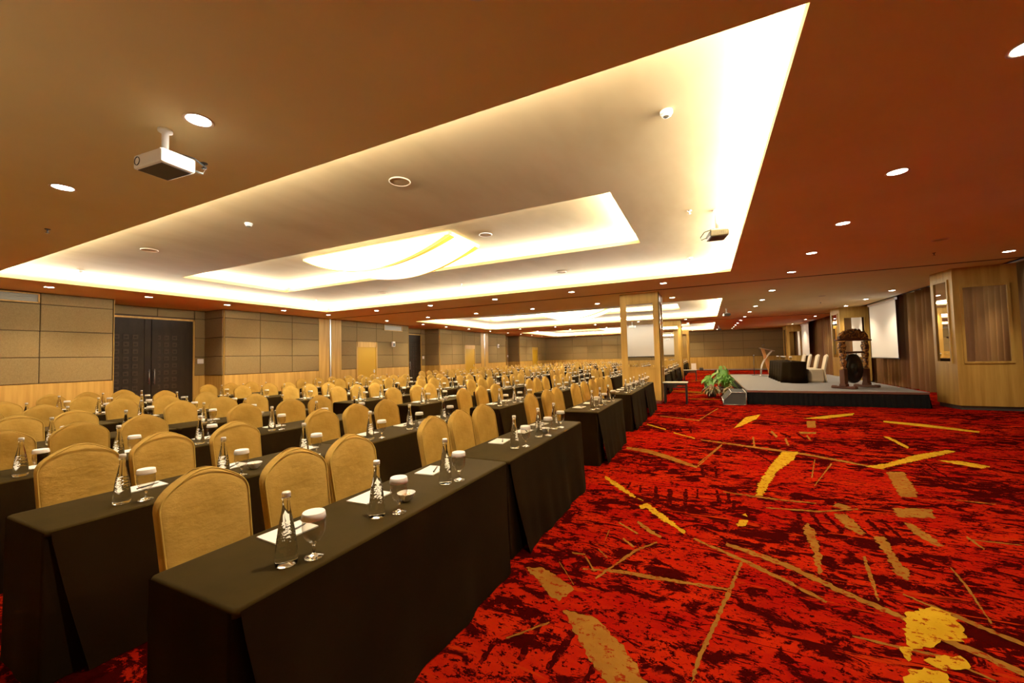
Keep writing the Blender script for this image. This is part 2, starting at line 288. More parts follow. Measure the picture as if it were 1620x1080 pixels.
# ------------------------------------------------------------------ mesh building
class MB:
    def __init__(s): s.v=[]; s.f=[]; s.m=[]; s.s=[]
    def add(s, verts, faces, mi=0, smooth=False):
        o = len(s.v); s.v += [tuple(p) for p in verts]
        for f in faces: s.f.append([i+o for i in f]); s.m.append(mi); s.s.append(smooth)
    def box(s, a, b, mi=0, rot=None, piv=None, bev=0):
        x0,y0,z0 = a; x1,y1,z1 = b
        if bev:
            c = bev
            V=[]; 
            bm = bmesh.new(); r = bmesh.ops.create_cube(bm, size=1)
            for v in bm.verts: v.co = Vector(((x0+x1)/2+v.co.x*(x1-x0),(y0+y1)/2+v.co.y*(y1-y0),(z0+z1)/2+v.co.z*(z1-z0)))
            bmesh.ops.bevel(bm, geom=bm.edges[:], offset=c, segments=2, affect='EDGES', profile=.5)
            bm.verts.index_update()
            V=[v.co.copy() for v in bm.verts]; F=[[v.index for v in f.verts] for f in bm.faces]; bm.free()
        else:
            V=[Vector(p) for p in ((x0,y0,z0),(x1,y0,z0),(x1,y1,z0),(x0,y1,z0),(x0,y0,z1),(x1,y0,z1),(x1,y1,z1),(x0,y1,z1))]
            F=[(0,3,2,1),(4,5,6,7),(0,1,5,4),(1,2,6,5),(2,3,7,6),(3,0,4,7)]
        if rot is not None:
            pv = Vector(piv) if piv else Vector(((x0+x1)/2,(y0+y1)/2,(z0+z1)/2))
            V=[rot@(p-pv)+pv for p in V]
        s.add(V,F,mi,False); return s
    def lathe(s, prof, seg=20, mi=0, c=(0,0,0), cap0=True, cap1=True, smooth=True, flute=0, nfl=0):
        V=[];F=[]; n=len(prof)
        for r,z in prof:
            for k in range(seg):
                a=2*PI*k/seg; rr=r*(1+(flute if (nfl and k%2) else 0))
                V.append((c[0]+rr*math.cos(a),c[1]+rr*math.sin(a),c[2]+z))
        for i in range(n-1):
            for k in range(seg):
                F.append((i*seg+k,i*seg+(k+1)%seg,(i+1)*seg+(k+1)%seg,(i+1)*seg+k))
        s.add(V,F,mi,smooth)
        o=len(s.v)-len(V)
        if cap0: s.f.append([o+k for k in range(seg)][::-1]); s.m.append(mi); s.s.append(False)
        if cap1: s.f.append([o+(n-1)*seg+k for k in range(seg)]); s.m.append(mi); s.s.append(False)
        return s
    def tube(s, path, r, seg=8, mi=0, r1=None, closed=False):
        P=[Vector(p) for p in path]; n=len(P); V=[];F=[]
        up=Vector((0,0,1))
        for i,p in enumerate(P):
            t=(P[min(i+1,n-1)]-P[max(i-1,0)]).normalized()
            a=t.cross(up)
            if a.length<1e-3: a=t.cross(Vector((1,0,0)))
            a.normalize(); b=a.cross(t)
            rr=r if r1 is None else r+(r1-r)*i/max(n-1,1)
            for k in range(seg):
                q=2*PI*k/seg; V.append(p+a*(rr*math.cos(q))+b*(rr*math.sin(q)))
        for i in range(n-1):
            for k in range(seg): F.append((i*seg+k,(i+1)*seg+k,(i+1)*seg+(k+1)%seg,i*seg+(k+1)%seg))
        s.add(V,F,mi,True); o=len(s.v)-len(V)
        s.f.append([o+k for k in range(seg)]); s.m.append(mi); s.s.append(False)
        s.f.append([o+(n-1)*seg+k for k in range(seg)][::-1]); s.m.append(mi); s.s.append(False)
        return s
    def loft(s, loops, mi=0, cap0=True, cap1=True, smooth=True):
        n=len(loops[0]); V=[p for l in loops for p in l]; F=[]
        for i in range(len(loops)-1):
            for k in range(n): F.append((i*n+k,i*n+(k+1)%n,(i+1)*n+(k+1)%n,(i+1)*n+k))
        if cap0: F.append(tuple(range(n))[::-1])
        if cap1: F.append(tuple((len(loops)-1)*n+k for k in range(n)))
        s.add(V,F,mi,smooth); return s
    def grid(s, fn, nu, nv, mi=0, smooth=True, flip=False):
        V=[fn(i/nu,j/nv) for j in range(nv+1) for i in range(nu+1)]; F=[]
        for j in range(nv):
            for i in range(nu):
                a=j*(nu+1)+i; q=(a,a+1,a+nu+2,a+nu+1); F.append(q[::-1] if flip else q)
        s.add(V,F,mi,smooth); return s
    def prism(s, poly, z0, z1, mi=0):
        n=len(poly); V=[(x,y,z0) for x,y in poly]+[(x,y,z1) for x,y in poly]
        F=[tuple(range(n))[::-1],tuple(range(n,2*n))]+[(i,(i+1)%n,n+(i+1)%n,n+i) for i in range(n)]
        s.add(V,F,mi,False); return s
    def data(s, name, mats):
        me=bpy.data.meshes.new(name); me.from_pydata(s.v,[],s.f)
        for m in (mats if isinstance(mats,(list,tuple)) else [mats]): me.materials.append(m)
        me.polygons.foreach_set('material_index', s.m); me.polygons.foreach_set('use_smooth', s.s)
        me.update(); return me
def obj(name, mb, mats, parent=None, loc=None, rz=None):
    me = mb if isinstance(mb, bpy.types.Mesh) else mb.data(name, mats)
    o = bpy.data.objects.new(name, me); COL.objects.link(o)
    if parent: o.parent = parent
    if loc: o.location = loc
    if rz is not None: o.rotation_euler = (0,0,rz)
    return o
def tag(o, label=None, cat=None, group=None, kind=None):
    if label: o['label']=label
    if cat: o['category']=cat
    if group: o['group']=group
    if kind: o['kind']=kind
    return o
def thing(name, label, cat, loc=(0,0,0), rz=0, group=None):
    o = bpy.data.objects.new(name, None); COL.objects.link(o); o.empty_display_size=.1
    o.location=loc; o.rotation_euler=(0,0,rz); tag(o,label,cat,group); return o
def struct(name, mb, mats, parent=None, label=None):
    o = obj(name, mb, mats, parent)
    if not parent: o['kind']='structure'; o['label']=label or name.replace('_',' ')
    return o
def dup(root, loc, rz, label=None, group=None):
    r = root.copy(); COL.objects.link(r); r.location=loc; r.rotation_euler=(0,0,rz)
    if label: r['label']=label
    if group: r['group']=group
    for ch in root.children:
        c = ch.copy(); COL.objects.link(c); c.parent=r
        for g in ch.children:
            d = g.copy(); COL.objects.link(d); d.parent=c
    return r
# ------------------------------------------------------------------ camera
cam = bpy.data.cameras.new('camera'); camo = bpy.data.objects.new('camera', cam); COL.objects.link(camo)
SC.camera = camo
cam.sensor_width = 36; cam.sensor_fit='HORIZONTAL'; cam.lens = 635.55*36/1620; cam.clip_start=.02; cam.clip_end=200
yw,pt,rl = R(25.761),R(2.266),R(1.379)
fw = Vector((-math.sin(yw)*math.cos(pt), math.cos(yw)*math.cos(pt), math.sin(pt)))
rt = Vector((math.cos(yw), math.sin(yw), 0)); up = rt.cross(fw)
cx = math.cos(rl)*rt - math.sin(rl)*up; cy = math.sin(rl)*rt + math.cos(rl)*up
mw = Matrix((cx,cy,-fw)).transposed().to_4x4(); mw.translation=(0,0,1.55); camo.matrix_world = mw

H = 3.5; XL=-15.35; XN=-16.5; XR=7.3; YN=-.7; YE=39.8
# ------------------------------------------------------------------ floor with its woven strokes
fl = MB()
fl.add([(XN-.2,YN,0),(XR+.2,YN,0),(XR+.2,YE,0),(XN-.2,YE,0)],[(0,1,2,3)],0)
def stroke(poly, mi, z):
    P=[]
    n=len(poly); ar=abs(sum(poly[i][0]*poly[(i+1)%n][1]-poly[(i+1)%n][0]*poly[i][1] for i in range(n)))/2; pe=sum((Vector(poly[i])-Vector(poly[(i+1)%n])).length for i in range(n))
    for i in range(n):
        a=Vector(poly[i]); b=Vector(poly[(i+1)%n]); d=b-a; near=(a.y<8.5 and a.x>-2); k=max(1,min(40 if near else 10,int(d.length/(.022 if near else .06)))); J_=min(.013 if near else .008, .6*ar/pe)
        nn=Vector((-d.y,d.x)).normalized() if d.length>1e-6 else Vector((0,0))
        for j in range(k):
            q=a+d*(j/k)+nn*random.uniform(-J_,J_)*(1 if j else .3); P.append((q.x,q.y,z))
    fl.add(P,[tuple(range(len(P)))],mi)
MI={'G':1,'T':2,'D':3}
for i,(c,p) in enumerate(STROKES): stroke(p, MI[c], {'D':.0012,'T':.0020,'G':.0028}[c]+i*5e-6)
def rib(x,y,a,l,w,c,z):
    d=Vector((math.cos(a),math.sin(a))); n=Vector((-d.y,d.x)); p=Vector((x,y))
    stroke([p-d*l/2+n*w*.3,p+n*w*.5,p+d*l/2+n*w*.2,p+d*l/2-n*w*.3,p-n*w*.5,p-d*l/2-n*w*.2],MI[c],z)
for i in range(250):
    if i<120: x,y=random.uniform(-1.2,6.5),random.uniform(14.2,39)
    else: x,y=random.uniform(-15,-1),random.uniform(0,39)
    if 4.6<x and y<14.5: continue
    c=random.choice('GTTTDD')
    if c=='D':
        a=random.choice((1.3,1.5,.2))
        for k in range(4): rib(x+.28*k,y,a,random.uniform(.3,.6),.09,'D',.0011+i*2e-6)
    else: rib(x,y,random.choice((.1,-.15,2.7,.9,-.4))+random.uniform(-.15,.15),random.uniform(.5,2.4),random.uniform(.03,.13),c,.0022+i*3e-6)
struct('floor', fl, [M['carpet'],M['cgold'],M['ctan'],M['cdark']], label='red patterned carpet floor')

# ------------------------------------------------------------------ ceiling with three coffers
X0,X1=-13.3,.6
COF=[(2.71,10.98),(16.3,24.3),(29.3,37.6)]
ce=MB(); T=.07
ce.box((XN-.2,YN,H),(X0,YE,H+T)); ce.box((X1,YN,H),(6.45,YE,H+T))
ys=[YN]+[v for c in COF for v in c]+[YE]
for a,b in zip(ys[::2],ys[1::2]): ce.box((X0,a,H),(X1,b,H+T))
# curtain recess above the windows
ce.box((6.45,YN,H+.18),(XR+.2,YE,H+.25)); ce.box((6.40,YN,H),(6.45,YE,H+.25))
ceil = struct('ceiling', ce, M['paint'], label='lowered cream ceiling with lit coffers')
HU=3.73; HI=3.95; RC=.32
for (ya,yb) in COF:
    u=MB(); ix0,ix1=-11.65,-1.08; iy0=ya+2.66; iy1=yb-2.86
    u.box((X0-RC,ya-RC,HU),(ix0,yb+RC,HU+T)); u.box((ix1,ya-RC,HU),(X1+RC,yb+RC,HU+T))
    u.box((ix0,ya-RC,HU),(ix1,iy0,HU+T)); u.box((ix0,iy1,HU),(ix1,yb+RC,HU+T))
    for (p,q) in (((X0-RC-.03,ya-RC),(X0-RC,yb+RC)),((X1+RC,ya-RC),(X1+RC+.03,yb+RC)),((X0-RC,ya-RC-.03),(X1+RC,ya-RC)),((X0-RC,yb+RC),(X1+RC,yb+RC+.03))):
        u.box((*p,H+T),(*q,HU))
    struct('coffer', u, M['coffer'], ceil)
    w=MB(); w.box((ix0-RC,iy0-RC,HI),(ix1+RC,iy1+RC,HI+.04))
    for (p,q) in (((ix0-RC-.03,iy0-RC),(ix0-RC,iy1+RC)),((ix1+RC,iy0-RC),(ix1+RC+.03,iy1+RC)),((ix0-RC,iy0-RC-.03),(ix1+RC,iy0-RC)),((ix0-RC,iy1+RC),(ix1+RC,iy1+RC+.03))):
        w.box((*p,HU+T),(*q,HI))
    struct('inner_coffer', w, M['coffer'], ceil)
    def cove(xa,ya_,xb,yb_,z,tilt_dir,power,w_=.10):
        L=bpy.data.lights.new('cove_strip','AREA'); L.shape='RECTANGLE'; ln=math.hypot(xb-xa,yb_-ya_)
        L.size=ln; L.size_y=w_; L.energy=power*ln; L.color=(1,.93,.77)
        o=bpy.data.objects.new('cove_strip',L); COL.objects.link(o)
        o.location=((xa+xb)/2,(ya_+yb_)/2,z)
        d=Vector((tilt_dir[0]*.35,tilt_dir[1]*.35,1)).normalized()   # pointing direction
        xa_=Vector((xb-xa,yb_-ya_,0)).normalized(); za=-d; ya2=za.cross(xa_).normalized()
        mm=Matrix((xa_,ya2,za)).transposed().to_4x4(); mm.translation=o.location; o.matrix_world=mm
    e=.17; P=COVE
    cove(X0-.1,ya-e,X1+.1,ya-e,H+T+.03,(0,1),P*.24); cove(X0-.1,yb+e,X1+.1,yb+e,H+T+.03,(0,-1),P)
    cove(X0-e,ya,X0-e,yb,H+T+.03,(1,0),P); cove(X1+e,ya,X1+e,yb,H+T+.03,(-1,0),P)
    P=COVE*.75
    cove(ix0,iy0-e,ix1,iy0-e,HU+T+.03,(0,1),P*.25); cove(ix0,iy1+e,ix1,iy1+e,HU+T+.03,(0,-1),P)
    cove(ix0-e,iy0,ix0-e,iy1,HU+T+.03,(1,0),P); cove(ix1+e,iy0,ix1+e,iy1,HU+T+.03,(-1,0),P)
for k,y in enumerate((12.9,26.6)):
    t=MB(); t.box((XL,y-.045,H-.006),(6.4,y+.045,H)); t.box((XL,y-.012,H-.012),(6.4,y+.012,H-.004),1)
    struct('trim_%d'%(k+1), t, [M['slot'],M['dark']], label='ceiling track of the folding partition, bay %d'%(k+1))

# ------------------------------------------------------------------ walls
ZR=[1.17,1.83,2.51,3.2,H]
def panels(mb, ysegs, x, nx=1, zs=ZR, dep=.045, axis='y'):
    for a,b in zip(ysegs,ysegs[1:]):
        for z0,z1 in zip(zs,zs[1:]):
            g=.006
            if axis=='y':
                p=(x,a+g,z0+g); q=(x+nx*dep,b-g,z1-g)
            else:
                p=(a+g,x,z0+g); q=(b-g,x+nx*dep,z1-g)
            p,q=tuple(map(min,p,q)),tuple(map(max,p,q)); mb.box(p,q,0,bev=.016)
wl=MB()
# bare backing of the left wall (mat 0 joint, 1 oak)
SEG=[(YN,5.4),(8.35,12.2),(13.4,18.1),(21.1,26.3),(27.4,30.45),(33.3,YE)]
for a,b in SEG: wl.box((XN-.3,a,0),(XL,b,H),0)
for a,b in ((5.4,8.35),(18.1,21.1),(30.45,33.3)): wl.box((XN-.3,a,0),(XN,b,H),0)
for a,b in ((12.2,13.4),(26.3,27.4)): wl.box((XN-.3,a,0),(XL,b,H),0)
wleft=struct('wall_left', wl, M['joint'], label='left wall of brown fabric panels over oak wainscot')
pw=MB(); wn=MB()
J={0:[YN,1.1,2.6,3.98,5.385],1:[8.365,9.62,10.93,12.2],2:[13.4,14.33],3:[15.62,16.8,18.085],4:[21.115,22.46,23.77,24.08],5:[25.38,26.3],6:[27.4,28.9,30.435],7:[33.315,34.8,36.25],8:[37.6,38.7,YE]}
for k,seg in J.items(): panels(pw, seg, XL)
for a,b in ((14.33,15.62),(24.08,25.38),(36.25,37.6)): panels(pw,[a,b],XL,zs=[2.5,3.2,H])
for seg in ([5.42,6.9,7.98],[18.2,19.5,20.65],[30.5,31.8,32.9]): panels(pw, seg, XN, zs=[3.2,H])
for a,b in ((7.99,8.33),(20.66,21.08),(32.9,33.28)): panels(pw,[a,b],XN)
for y,s in ((8.35,-1),(21.1,-1),(33.3,-1)): panels(pw,[XN+.02,XL],y,s,axis='x')
for a,b in ((YN,5.4),(8.35,12.2),(13.4,14.33),(15.62,18.1),(21.1,24.08),(25.38,26.3),(27.4,30.45),(33.3,36.25),(37.6,YE)):
    wn.box((XL,a,0),(XL+.03,b,1.165),0); 
for a,b in ((7.99,8.35),(20.66,21.1),(32.9,33.3)): wn.box((XN,a,0),(XN+.03,b,1.165),0)
for y in (8.35,21.1,33.3): wn.box((XN,y-.03,0),(XL,y,1.165),0)
for a,b in ((12.2,13.4),(26.3,27.4)):
    wn.box((XL,a,0),(XL+.05,(a+b)/2-.06,H),0); wn.box((XL,(a+b)/2+.06,0),(XL+.05,b,H),0)
    wn.box((XL,(a+b)/2-.06,0),(XL+.02,(a+b)/2-.03,H),1); wn.box((XL,(a+b)/2-.03,0),(XL+.05,(a+b)/2+.03,H),2)
for y in (14.33,15.62,24.08,25.38,36.25,37.6): wn.box((XL,y-.04,0),(XL+.055,y+.04,2.5),0)
for a,b in ((14.33,15.62),(24.08,25.38),(36.25,37.6)): wn.box((XL,a,2.24),(XL+.055,b,2.5),0)
for y in (5.405,8.345,18.105,21.095,30.455,33.295): wn.box((XL-.02,y-.006,0),(XL+.05,y+.006,H),0)
struct('fabric_panel', pw, M['panel'], wleft); struct('wainscot', wn, [M['oak'],M['joint'],M['steel']], wleft)
# far wall
wf=MB(); wf.box((XN-.3,YE,0),(XR+.3,YE+.25,H+.3),0); wfar=struct('wall_far', wf, M['joint'], label='far end wall of brown fabric panels over oak wainscot')
pf=MB(); panels(pf,[XL+1.52*i for i in range(15)],YE,-1,axis='x'); struct('fabric_panel', pf, M['panel'], wfar)
wf2=MB(); wf2.box((XL,YE-.03,.1),(XR,YE,1.165)); wf2.box((XL,YE-.035,0),(XR,YE,.1),1); struct('wainscot', wf2, [M['oak'],M['steel']], wfar)
# near wall behind the camera
wb=MB(); wb.box((XN-.3,YN-.25,0),(XR+.3,YN,H+.3),0); wnear=struct('wall_near', wb, M['joint'], label='near end wall behind the seats')
pf=MB(); panels(pf,[XL+1.52*i for i in range(15)],YN,1,axis='x'); struct('fabric_panel', pf, M['panel'], wnear)
wf2=MB(); wf2.box((XL,YN,0),(XR,YN+.03,1.165)); struct('wainscot', wf2, M['oak'], wnear)
# right wall with windows behind the curtains
wr=MB()
WIN=[(1.5,12.8),(15.2,22.9),(25,35.5)]
yy=[YN]+[v for w in WIN for v in w]+[YE]
for a,b in zip(yy[::2],yy[1::2]): wr.box((XR,a,0),(XR+.3,b,H+.3))
for a,b in WIN: wr.box((XR,a,0),(XR+.3,b,.5)); wr.box((XR,a,2.9),(XR+.3,b,H+.3))
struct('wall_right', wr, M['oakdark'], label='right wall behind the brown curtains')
for k,(a,b) in enumerate(WIN):
    w=MB(); w.box((XR+.15,a,.5),(XR+.17,b,2.9)); o=struct('window_%d'%(k+1), w, M['day'], label='daylit window behind the curtains')
    f=MB(); n=max(2,int((b-a)/1.6))
    for i in range(n+1):
        y=a+(b-a)*i/n; f.box((XR+.08,y-.03,.5),(XR+.15,y+.03,2.9))
    f.box((XR+.08,a,.5),(XR+.15,b,.56)); f.box((XR+.08,a,2.84),(XR+.15,b,2.9)); struct('window_frame', f, M['dark'], o)

# dark double doors in the niches
def double_door(n, y0, y1, label):
    fr=MB(); zt=3.1
    fr.box((XN,y0,0),(XN+.07,y0+.05,zt+.05)); fr.box((XN,y1-.05,0),(XN+.07,y1,zt+.05)); fr.box((XN,y0,zt),(XN+.07,y1,zt+.06))
    d=struct('door_%d'%n, fr, M['oak'], label=label)
    ym=(y0+y1)/2
    for s,(a,b) in enumerate(((y0+.055,ym-.01),(ym+.01,y1-.055))):
        l=MB(); l.box((XN+.005,a,.01),(XN+.05,b,zt-.01),0)
        w_=b-a; off=.1 if s else .22   # carved squares, three columns on the outer side
        y_start=a+(.24 if not s else .10)
        for i in range(3):
            for j in range(9):
                yy_=y_start+i*.23; zz=.55+j*.235
                if yy_+.13>b-.05: continue
                l.box((XN+.05,yy_,zz),(XN+.062,yy_+.14,zz+.14),1); l.box((XN+.06,yy_+.035,zz+.03),(XN+.068,yy_+.105,zz+.09),0)
        st=b-.17 if not s else a
        l.box((XN+.05,st,.01),(XN+.066,st+.17,zt-.01),0)
        lf=struct('door_leaf', l, [M['blackwood'],M['doorcarve']], d)
        h=MB(); hy=b-.06 if not s else a+.06
        h.tube([(XN+.115,hy,.95),(XN+.115,hy,1.45)],.012); h.box((XN+.066,hy-.012,1.0),(XN+.115,hy+.012,1.03)); h.box((XN+.066,hy-.012,1.37),(XN+.115,hy+.012,1.4))
        struct('handle', h, M['steel'], lf)
double_door(1,5.5,7.98,'dark carved double door in the nearest wall niche')
double_door(2,18.25,20.65,'dark double door in the middle wall niche')
double_door(3,30.6,32.88,'dark double door in the farthest wall niche')
for n,(y0,y1,lb) in enumerate(((14.37,15.58,'ochre yellow service door nearest the camera'),(24.12,25.34,'ochre yellow service door, middle of three'),(36.29,37.56,'ochre yellow service door by the far corner'))):
    l=MB(); l.box((XL,y0,.01),(XL+.03,y1,2.24)); d=struct('door_%d'%(n+4), l, M['gold_door'], label=lb)
    h=MB(); h.lathe([(.03,0),(.03,.008),(.012,.01),(.012,.05)],12); me=h.data('h',M['steel'])
    h=MB(); h.tube([(XL+.03,y1-.12,1.02),(XL+.09,y1-.12,1.02)],.012); h.tube([(XL+.085,y1-.11,1.02),(XL+.085,y1-.26,1.02)],.011); h.box((XL+.03,y1-.15,.93),(XL+.038,y1-.09,1.11))
    struct('handle', h, M['steel'], d)

# ------------------------------------------------------------------ columns with mirrors
def mirror_panel(a, b, z0, z1, out, name_parent, dep=.03):
    """a,b: (x,y) ends of the pane on the face, out: outward normal"""
    A=Vector(a); B=Vector(b); n=Vector(out); d=(B-A).normalized()
    m=MB(); q=[A+n*.004,B+n*.004]
    m.add([(q[0].x,q[0].y,z0),(q[1].x,q[1].y,z0),(q[1].x,q[1].y,z1),(q[0].x,q[0].y,z1)],[(0,1,2,3)]); 
    mo=struct('mirror_pane', m, M['mirror'], name_parent)
    f=MB(); w=.045
    def bar(p0,p1,za,zb):
        c=[p0,p1,p1+n*dep,p0+n*dep]; f.prism([(v.x,v.y) for v in c],za,zb)
    bar(A-d*w,A,z0-w,z1+w); bar(B,B+d*w,z0-w,z1+w); bar(A,B,z1,z1+w); bar(A,B,z0-w,z0)
    struct('mirror_frame', f, M['oak'], name_parent)
for k,y in enumerate((13.3,25.5,37.0)):
    xa,xb,d=-2.45,-1.3,1.0
    c=MB(); c.box((xa,y,.1),(xb,y+d,H),0); c.box((xa+.02,y+.02,0),(xb-.02,y+d-.02,.1),1)
    c.box((xa-.025,y-.03,.1),(xa+.12,y+.0,H),0); c.box((xb-.12,y-.03,.1),(xb+.02,y,H),0); c.box((xb,y-.03,.1),(xb+.02,y+.1,H),0); c.box((xb,y+d-.1,.1),(xb+.02,y+d,H),0)
    c.box((xa+.12,y-.018,.1),(xb-.12,y,1.10),0)
    c.box((xa+.12,y-.018,3.22),(xb-.12,y,H),0)
    o=struct('wall_column' if 0 else 'column', c, [M['oak'],M['steel']], label=('oak clad column with mirrors, %s of three along the carpet aisle' % ('nearest','second','farthest')[k]))
    mirror_panel((xa+.165,y),(xb-.165,y),1.15,3.16,(0,-1),o)
    mirror_panel((xb,y+.18),(xb,y+d-.18),1.15,3.16,(1,0),o)
PIL=[(5.5,14.62,5.58,13.76,6.68),(5.53,24.45,5.65,23.5,6.7),(5.55,38.2,5.6,36.9,6.7)]
for k,(xa,ya,xb,yb,xc) in enumerate(PIL):
    yc=yb-.06
    poly=[(xb,yb),(xc,yc),(xc,ya+.1),(xa+.1,ya+.15),(xa,ya)]
    c=MB(); c.prism(poly,.1,H,0)
    ins=[(x+(.03 if x<6 else -.03),y+(.03 if y<yb+.3 else -.03)) for x,y in poly]; c.prism(ins,0,.1,1)
    o=struct('column', c, [M['oak'],M['dark']], label='angled oak pier with mirrors by the curtains, %s of three'%('nearest','second','farthest')[k])
    fd=(Vector((xc,yc))-Vector((xb,yb))); fl_=fd.length; fd.normalize(); fn=Vector((fd.y,-fd.x))
    A=Vector((xb,yb))+fd*(fl_*.15); B=Vector((xb,yb))+fd*(fl_*.83)
    mirror_panel(A,B,1.18,3.0,fn,o)
    sd=(Vector((xb,yb))-Vector((xa,ya))); sl=sd.length; sd.normalize(); sn=Vector((sd.y,-sd.x))
    A=Vector((xa,ya))+sd*(sl*.2); B=Vector((xa,ya))+sd*(sl*.78)
    mirror_panel(A,B,1.18,3.2,sn,o)
# narrow oak return walls tying the piers to the right wall
# ------------------------------------------------------------------ banquet chair under its cover (faces +X, origin on the floor under the seat)
HP=[(0,1),(.10,1),(.22,.985),(.34,.945),(.46,.875),(.58,.77),(.70,.63),(.80,.49),(.88,.365),(.94,.25),(.98,.14),(1,.03)]
def hprof(t):
    for (a,p),(b,q) in zip(HP,HP[1:]):
        if t<=b: return p+(q-p)*(t-a)/(b-a)
    return .02
def chair_mesh_back(HW, ztop, lean, rear=-.225):
    loops=[]
    zs=[0,.2,.40,.46,.55,.65,.75,.83,.88]+[.88+(ztop-.88)*t for t in (.10,.22,.34,.46,.58,.70,.80,.88,.94,.98,1)]
    seg=28
    for z in zs:
        if z<=.88: hw=HW*(.93+.07*max(0,min(1,(z-.45)/.43)))
        else:
            t=(z-.88)/(ztop-.88); hw=HW*hprof(t)
        th=.04 if z<.95 else .04*max(.15,1-((z-.95)/(ztop-.95))**3*.8)
        cx_=rear-(max(0,z-.42))*lean-.015*max(0,z-.42)**2
        if z<.42: cx_=rear-(.42-z)*.10; th=.035
        l=[]
        for k in range(seg):
            a=2*PI*k/seg; ca,sa=math.cos(a),math.sin(a)
            x=th*math.copysign(abs(ca)**.55,ca); y=hw*math.copysign(abs(sa)**.42,sa)
            dish=.018*(1-(y/HW)**2) if ca>0 else 0
            l.append((cx_+x-dish,y,z))
        loops.append(l)
    return MB().loft(loops), zs
def chair_piping(HW, ztop, lean, rear=-.225):
    p=[]
    zs=[.47,.6,.75,.88]+[.88+(ztop-.88)*t for t in (.10,.22,.34,.46,.58,.70,.80,.88,.94,.98)]
    def pt(z,s):
        if z<=.88: hw=HW*(.93+.07*max(0,min(1,(z-.45)/.43)))
        else: hw=HW*hprof((z-.88)/(ztop-.88))
        return (rear-(max(0,z-.42))*lean-.015*max(0,z-.42)**2+.030,s*hw*.965,z-.004)
    path=[pt(z,1) for z in zs]+[pt(z,-1) for z in zs[::-1]]
    return MB().tube(path,.0042,6)
def chair_seat(full=True):
    loops=[]; seg=40
    for z,e in ((0,1.05),(.1,1.035),(.25,1.01),(.40,.995),(.445,.99),(.468,.955),(.476,.88)):
        l=[]
        for k in range(seg):
            a=2*PI*k/seg; ca,sa=math.cos(a),math.sin(a)
            wv=1+.022*math.sin(k*2.4)*(1-z/.5)
            l.append((.02+.235*e*wv*math.copysign(abs(ca)**.35,ca),.205*e*wv*math.copysign(abs(sa)**.35,sa),z))
        loops.append(l)
    return MB().loft(loops)
HWC=.204; ZT=1.045; LEAN=.16
me_back=chair_mesh_back(HWC,ZT,LEAN)[0].data('backrest',M['chair'])
me_pipe=chair_piping(HWC,ZT,LEAN).data('piping',M['piping'])
me_seat=chair_seat().data('seat',M['chair'])
def chair_proto(name,label,group,b,p,s):
    t=thing(name,label,'chair',group=group); obj('backrest',b,None,t); obj('seat',s,None,t)
    if p: obj('piping',p,None,t)
    return t
# the same chair as one mesh for the distant bays
def joined(parts):
    mb=MB(); mats=[]
    for me in parts:
        off=len(mats); mats+=list(me.materials)
        o=len(mb.v); mb.v+=[tuple(v.co) for v in me.vertices]
        for f in me.polygons: mb.f.append([i+o for i in f.vertices]); mb.m.append(f.material_index+off); mb.s.append(f.use_smooth)
    return mb,mats

# ------------------------------------------------------------------ table things
W_T=.54; ZT_T=.75
def table_parts(L, seed, jn, jf):
    rr=random.Random(seed)
    top=MB()
    # rounded cloth top with a short lip
    r=.018; loops=[]
    def rect(inset,z,grow=0):
        a=.02; pts=[]
        x0,x1,y0,y1=-W_T+inset,0-inset,inset,L-inset
        for cx_,cy_,s in ((x1-a,y1-a,0),(x0+a,y1-a,90),(x0+a,y0+a,180),(x1-a,y0+a,270)):
            for q in (0,30,60,90): pts.append((cx_+a*math.cos(R(s+q)),cy_+a*math.sin(R(s+q)),z))
        return pts
    loops=[rect(0,ZT_T-.03),rect(0,ZT_T-.012),rect(.003,ZT_T-.004),rect(.010,ZT_T)]
    top.loft(loops)
    ph=[rr.uniform(0,6.28) for _ in range(6)]; fl_=rr.uniform(.05,.085)
    def fold(s,h): # h 0 top .. 1 floor
        return h**1.2*(fl_+.008*math.sin(s*7.5+ph[0])+.008*math.sin(s*13+ph[1])+.006*math.sin(s*24+ph[2]))
    front=MB()
    def ff(u,v):
        h=1-v; tap=.02+.13*h**1.1
        y=tap+(L-2*tap)*u; return (.002+fold(y,h)+.006*h, y, .005+(ZT_T-.012-.005)*v)
    front.grid(ff,48,10)
    def side(y_end, sgn, joined):
        e=MB(); path=[]
        # from the chair side along the end, round the corner, a little along the front set back behind the front panel
        def g(u,v):
            h=1-v; s=u*(W_T+.30)
            if s<=W_T:
                x=-W_T+.05*h+s*(1-.05*h/W_T); off=0 if joined else .5*fold(x+sgn,h)*min(1,(W_T-s)/.15+.25)
                zb=.005
                if joined: zb=.56 if s<W_T-.09 else .56-.555*min(1,(s-W_T+.09)/.02)
                return (x, y_end+sgn*(-.0005 if joined else .001+off*.8), zb+(ZT_T-.012-zb)*v)
            q=s-W_T; return (-.012+.25*h*fold(0,h), y_end-sgn*q, .005+(ZT_T-.012-.005)*v)
        e.grid(g,40,8); return e
    back=MB()
    back.grid(lambda u,v:(-W_T-.002-.012*(1-v)+.004*math.sin(u*L*9+ph[3]), L*u, ZT_T-.012-.20*(1-v)),24,3)
    return top,front,side(0,-1,jn),side(L,1,jf),back
TAB={}
def make_table(L, seed, jn, jf):
    k=(round(L,2),seed,jn,jf)
    if k not in TAB:
        t,f,a,b,c=table_parts(L,seed,jn,jf)
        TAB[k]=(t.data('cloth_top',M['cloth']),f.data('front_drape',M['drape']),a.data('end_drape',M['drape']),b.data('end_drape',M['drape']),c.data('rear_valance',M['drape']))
    return TAB[k]

